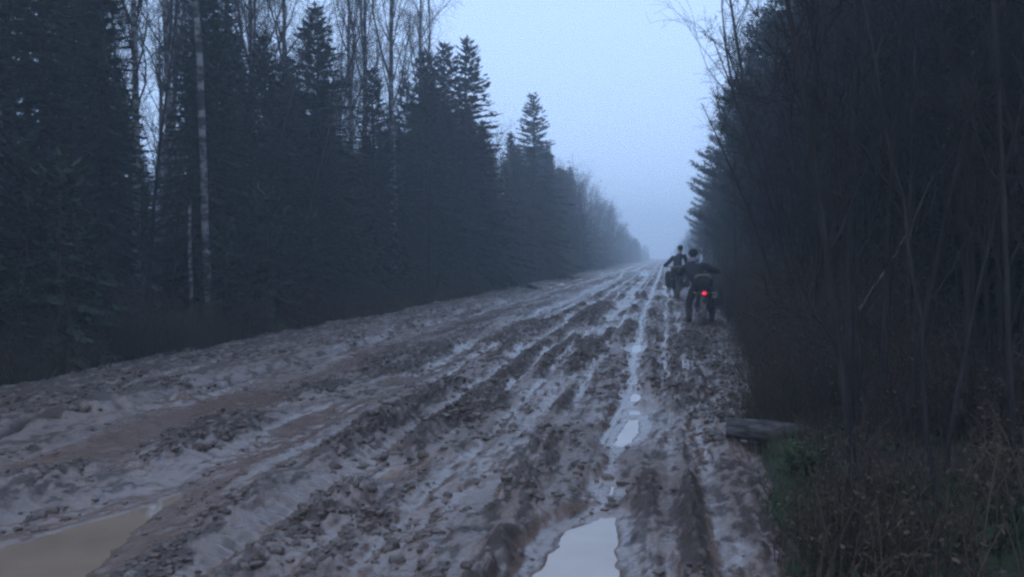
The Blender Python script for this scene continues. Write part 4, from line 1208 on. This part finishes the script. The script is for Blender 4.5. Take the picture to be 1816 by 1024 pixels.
        sb = part('saddlebag', M['bag'], o, lambda m: loft(m, [(-0.88, 0.29 * s, zc, w * 0.75, hgt * 0.8), (-0.84, 0.29 * s, zc, w, hgt), (-0.50, 0.29 * s, zc, w, hgt), (-0.38, 0.28 * s, zc, w * 0.7, hgt * 0.8)], 1, 20, 3.2))
        part('strap', M['strap'] if s > 0 else M['bag'], sb, lambda m: loft(m, [(-0.8865, 0.29 * s - 0.025, zc + 0.02, 0.022, hgt * 0.28), (-0.8815, 0.29 * s - 0.025, zc + 0.02, 0.022, hgt * 0.28)], 1, 12, 5))
    return o
def make_bag(loc, rz, label, r, half, z):
    """duffel lying across the rack, a pale band over it"""
    o = thing('duffel_bag', label, 'bag', loc, rz)
    c = np.array([0, -0.80, z])
    def body(m): m.lathe([(0.001, -half), (r * 0.75, -half), (r * 0.97, -half + 0.05), (r, -half + 0.10), (r * 0.98, 0.0), (r, half - 0.10), (r * 0.97, half - 0.05), (r * 0.75, half), (0.001, half)], 22, 'x', c)
    part('bag_body', M['bag'], o, body)
    def band(m):
        for x in (0,):
            th = np.linspace(-1.25, 1.25, 15)
        pts = np.stack([half * 0.85 * np.sin(th) / math.sin(1.25), np.full(15, -0.80 - r * 0.86), z + r * 0.30 + r * 0.62 * np.cos(th)], -1)
        m.tube(pts, [0.020] * 15, 8)
    part('rolled_mat', M['strap'], o, band)
    for s in (-1, 1): part('strap', M['vinyl'], o, lambda m: m.lathe([(r * 0.985, 0.13 * s - 0.018), (r * 1.03, 0.13 * s - 0.018), (r * 1.03, 0.13 * s + 0.018), (r * 0.985, 0.13 * s + 0.018)], 22, 'x', c))
    return o

def skin_body(J, edges, root, subs=2):
    """grow one continuous surface round a jointed skeleton; returns vertices and quads"""
    names = list(J)
    me = bpy.data.meshes.new('skeleton')
    me.from_pydata([J[n][0] for n in names], [(names.index(a), names.index(b)) for a, b in edges], [])
    ob = bpy.data.objects.new('skeleton', me); COL.objects.link(ob)
    md = ob.modifiers.new('skin', 'SKIN'); md.use_smooth_shade = True; md.branch_smoothing = 0.6
    for i, n in enumerate(names):
        r = J[n][1]; me.skin_vertices[0].data[i].radius = r if isinstance(r, tuple) else (r, r)
        me.skin_vertices[0].data[i].use_root = (n == root)
    ss = ob.modifiers.new('sub', 'SUBSURF'); ss.levels = ss.render_levels = subs
    dg = bpy.context.evaluated_depsgraph_get(); dg.update()
    ev = ob.evaluated_get(dg); m2 = ev.to_mesh()
    V = np.array([v.co[:] for v in m2.vertices]); F = [list(p.vertices) for p in m2.polygons]
    F = np.array([f if len(f) == 4 else (f + [f[-1]])[:4] for f in F])
    ev.to_mesh_clear(); bpy.data.objects.remove(ob); bpy.data.meshes.remove(me)
    return V, F

def make_person(loc, rz, label, J, jacket, turn, cap, scarf, wide=1.0):
    """J: joint positions; the head faces +y turned by `turn`"""
    o = thing('person', label, 'person', loc, rz)
    rad = dict(pelvis=(0.165, 0.125), belly=(0.185, 0.145), chest=(0.205, 0.155), collar=(0.10, 0.09), neck=0.058, skull=0.06)
    for s in 'lr':
        rad.update({'sh' + s: 0.10, 'el' + s: 0.075, 'wr' + s: 0.050, 'pa' + s: (0.042, 0.026), 'hi' + s: 0.122, 'kn' + s: 0.090, 'an' + s: 0.072, 'he' + s: 0.05, 'to' + s: 0.042})
    E = [('pelvis', 'belly'), ('belly', 'chest'), ('chest', 'collar'), ('collar', 'neck'), ('neck', 'skull')]
    for s in 'lr':
        E += [('chest', 'sh' + s), ('sh' + s, 'el' + s), ('el' + s, 'wr' + s), ('wr' + s, 'pa' + s), ('pelvis', 'hi' + s), ('hi' + s, 'kn' + s), ('kn' + s, 'an' + s), ('an' + s, 'to' + s)]
    used = {n for e in E for n in e}
    JJ = {n: (J[n], rad[n]) for n in rad if n in used}
    V, F = skin_body(JJ, E, 'pelvis')
    # cloth folds
    V = V + 0.008 * (np.stack([fbm(V[:, 2] * 14 + V[:, 0] * 6, V[:, 1] * 9, 5 + k, 2) for k in range(3)], -1) - 0.5) * 2 * (V[:, 2:3] < J['neck'][2] - 0.04)
    C = V[F].mean(1)
    mats = [jacket, M['trousers'], M['boot'], M['skin'], M['glove']]
    which = {}
    for a, b in E:
        k = 0
        if b in ('neck', 'skull'): k = 3
        if b[:2] in ('hi', 'kn', 'an'): k = 1
        if b[:2] == 'to': k = 2
        if b[:2] == 'pa': k = 4
        which[(a, b)] = k
    best = np.full(len(C), 9.0); mi = np.zeros(len(C), int)
    for (a, b), k in which.items():
        A, B = np.array(J[a]), np.array(J[b]); ab = B - A
        t = np.clip(((C - A) @ ab) / (ab @ ab), 0, 1)
        d = np.linalg.norm(C - A - t[:, None] * ab, axis=1)
        if a == 'pelvis' and k == 1: d = d + 0.03
        mi = np.where(d < best, k, mi); best = np.minimum(best, d)
        if b[:2] == 'an':       # boot shafts
            near = (np.linalg.norm(C - B, axis=1) < 0.27) & (np.abs(d - best) < 1e-6) & (C[:, 2] < B[2] + 0.24)
            mi = np.where(near, 2, mi)
    mb = MB(); mb.add(V, F); mb.mi[0] = mi
    # head
    H = np.array(J['skull'], float)
    hd = MB()
    loft(hd, [(-0.115, 0, 0.045, 0.030, 0.030), (-0.100, 0, 0.035, 0.048, 0.055), (-0.06, 0, 0.015, 0.064, 0.078), (-0.01, 0, 0.0, 0.074, 0.092), (0.04, 0, -0.005, 0.078, 0.098), (0.08, 0, -0.008, 0.070, 0.090), (0.108, 0, -0.01, 0.045, 0.06), (0.118, 0, -0.01, 0.018, 0.026)], 2, 20, 2.1)
    loft(hd, [(0.085, 0, -0.012, 0.010, 0.006), (0.098, 0, -0.015, 0.013, 0.014), (0.112, 0, -0.024, 0.010, 0.010)], 1, 10, 2)        # nose
    for s in (-1, 1):
        loft(hd, [(0.074 * s - 0.006, -0.005, 0.0, 0.018, 0.030), (0.074 * s + 0.006, -0.008, 0.0, 0.016, 0.028)], 0, 12, 2)         # ears
        loft(hd, [(0.078, 0.030 * s, 0.015, 0.012, 0.007), (0.088, 0.030 * s, 0.015, 0.008, 0.004)], 1, 10, 2)                       # eyes
    loft(hd, [(0.080, 0, -0.055, 0.024, 0.008), (0.092, 0, -0.055, 0.016, 0.004)], 1, 10, 2)                                         # mouth
    Rz = np.array(Matrix.Rotation(turn, 3, 'Z'))
    for v, f in zip(hd.v, hd.f):
        mb.add(v @ Rz.T + H, f - f.min(), 3)
    # fingers closed round the grips
    for s, sg in (('l', -1), ('r', 1)):
        if 'grip' + s not in J: continue
        c = np.array(J['grip' + s]); ax = unit(np.array([J['gax' + s]]))[0]; p = np.array(J['pa' + s])
        for k in range(4):
            q = c + ax * (0.034 - 0.022 * k); r = (0.0095, 0.010, 0.0098, 0.0085)[k]; l = (0.92, 1.0, 0.97, 0.85)[k]
            back = unit((p - c)[None])[0] * 0.05
            mb.tube([q + back + [0, 0, 0.006], q + [0, 0.012, 0.030 * l], q + [0, 0.036 * l, 0.010], q + [0, 0.026 * l, -0.024], q + [0, 0.002, -0.028]], [r, r, r, r * 0.95, r * 0.75], 7, 4)
        q = c - ax * 0.052 * 1
        mb.tube([p + [0, 0.0, -0.008], q + [0, -0.02, -0.016], q + [0, 0.012, -0.028], q + ax * 0.012 + [0, 0.03, -0.024]], [0.013, 0.012, 0.0105, 0.008], 7, 4)
    mb.build('body', mats, o, True)
    cp = MB()
    loft(cp, [(0.005, 0, -0.012, 0.088, 0.104), (0.03, 0, -0.012, 0.094, 0.112), (0.055, 0, -0.012, 0.092, 0.110), (0.085, 0, -0.012, 0.090, 0.106), (0.115, 0, -0.012, 0.072, 0.086), (0.135, 0, -0.012, 0.045, 0.054), (0.142, 0, -0.012, 0.016, 0.02)], 2, 22, 2.1)
    cp.v = [v @ Rz.T * [cap, cap, 1] + H for v in cp.v]
    cp.build('knit_cap', M['wool'], o, True)
    hr = MB(); loft(hr, [(-0.055, 0, -0.035, 0.055, 0.050), (-0.03, 0, -0.030, 0.074, 0.074), (0.01, 0, -0.018, 0.082, 0.088)], 2, 18, 2.1)
    hr.v = [v @ Rz.T + H for v in hr.v]; hr.build('hair', M['hair'], o, True)
    if scarf:
        sc = MB(); nk = np.array(J['neck'])
        for k, (rr, zz, th) in enumerate(((0.088, 0.005, 0.034), (0.098, -0.035, 0.036))):
            ph = np.linspace(0, 2 * math.pi, 26)
            sc.tube(np.stack([nk[0] + rr * np.cos(ph), nk[1] + rr * 0.95 * np.sin(ph), nk[2] + zz + 0.012 * np.sin(ph + k) - 0.018 * np.sin(ph)], -1), th * (1 + 0.1 * np.sin(5 * ph)), 9, 0, False)
        sc.build('scarf', M['scarf'], o, True)
    return o

# first motorcycle: rider astride, both feet down, weight over to the left
bx, by = floor_at(1246, 578)
bz = max(road_z(bx, by), road_z(bx, by + 1.4)) - 0.02
B1 = (bx, by + 0.68, bz)
make_bike(B1, R(0.0), R(1.5), 'nearer muddy motorcycle with a glowing red tail light and saddlebags', False)
make_bag(B1, 0, 'dark round duffel with a pale rolled mat strapped behind the rider', 0.15, 0.20, 1.0)
J1 = dict(pelvis=(-0.05, -0.22, 0.93), belly=(-0.12, -0.17, 1.07), chest=(-0.18, -0.08, 1.26), collar=(-0.20, -0.02, 1.40), neck=(-0.20, 0.0, 1.47), skull=(-0.20, 0.03, 1.575),
          shl=(-0.38, -0.05, 1.33), ell=(-0.50, 0.04, 1.13), wrl=(-0.43, 0.24, 1.17), pal=(-0.385, 0.285, 1.185), gripl=(-0.355, 0.322, 1.165), gaxl=(-1, -0.4, 0),
          shr=(0.02, -0.02, 1.34), elr=(0.27, 0.03, 1.21), wrr=(0.40, 0.235, 1.19), par=(0.375, 0.285, 1.188), gripr=(0.355, 0.322, 1.165), gaxr=(1, -0.4, 0),
          hil=(-0.16, -0.24, 0.87), knl=(-0.29, -0.16, 0.50), anl=(-0.28, -0.30, 0.10), tol=(-0.31, -0.10, 0.045),
          hir=(0.06, -0.24, 0.86), knr=(0.24, -0.10, 0.50), anr=(0.215, -0.28, 0.10), tor=(0.24, -0.08, 0.045))
make_person(B1, 0, 'rider in dark jacket, black cap and grey scarf astride the nearer motorcycle', J1, M['jacket'], R(18), 1.15, True)

# second motorcycle further on: rider standing on the pegs
cx, cy = floor_at(1200, 531)
cz = max(road_z(cx, cy), road_z(cx, cy + 1.4)) - 0.02
B2 = (cx, cy + 0.68, cz)
make_bike(B2, R(3), R(-1.0), 'farther dark motorcycle loaded with big bags ahead of the first one', True, False)
make_bag(B2, R(3), 'dark duffel across the back of the farther motorcycle', 0.13, 0.25, 1.055)
J2 = dict(pelvis=(0.02, -0.26, 1.14), belly=(0.04, -0.20, 1.27), chest=(0.08, -0.06, 1.47), collar=(0.11, 0.02, 1.62), neck=(0.12, 0.04, 1.69), skull=(0.13, 0.06, 1.80),
          shl=(-0.10, -0.02, 1.54), ell=(-0.30, -0.06, 1.29), wrl=(-0.44, 0.23, 1.20), pal=(-0.39, 0.285, 1.19), gripl=(-0.355, 0.322, 1.165), gaxl=(-1, -0.4, 0),
          shr=(0.27, -0.02, 1.54), elr=(0.36, -0.04, 1.29), wrr=(0.41, 0.235, 1.20), par=(0.375, 0.285, 1.188), gripr=(0.355, 0.322, 1.165), gaxr=(1, -0.4, 0),
          hil=(-0.09, -0.24, 1.06), knl=(-0.20, -0.02, 0.74), anl=(-0.20, -0.16, 0.46), tol=(-0.22, 0.05, 0.41),
          hir=(0.12, -0.24, 1.06), knr=(0.22, -0.02, 0.74), anr=(0.20, -0.16, 0.46), tor=(0.22, 0.05, 0.41))
make_person(B2, R(3), 'rider in dark blue jacket and cap standing up on the farther motorcycle', J2, M['jacket2'], R(-4), 1.12, False)
# ------------------------------------------------------------------ the misty air
hz = MB(); hz.box((-310, -55, -2.0), (310, 425, 21.0))
hm = bpy.data.materials.new('mist'); hm.use_nodes = True
hm.node_tree.nodes.clear()
ho = hm.node_tree.nodes.new('ShaderNodeOutputMaterial'); hv = hm.node_tree.nodes.new('ShaderNodeVolumePrincipled')
hv.inputs['Color'].default_value = (0.84, 0.92, 1.0, 1)
hv.inputs['Density'].default_value = 0.0047
hv.inputs['Anisotropy'].default_value = 0.3
hm.node_tree.links.new(hv.outputs[0], ho.inputs['Volume'])
haze = hz.build('haze', hm)
tag(haze, 'thin bluish mist filling the air over the whole road and wood', 'mist', kind='stuff')
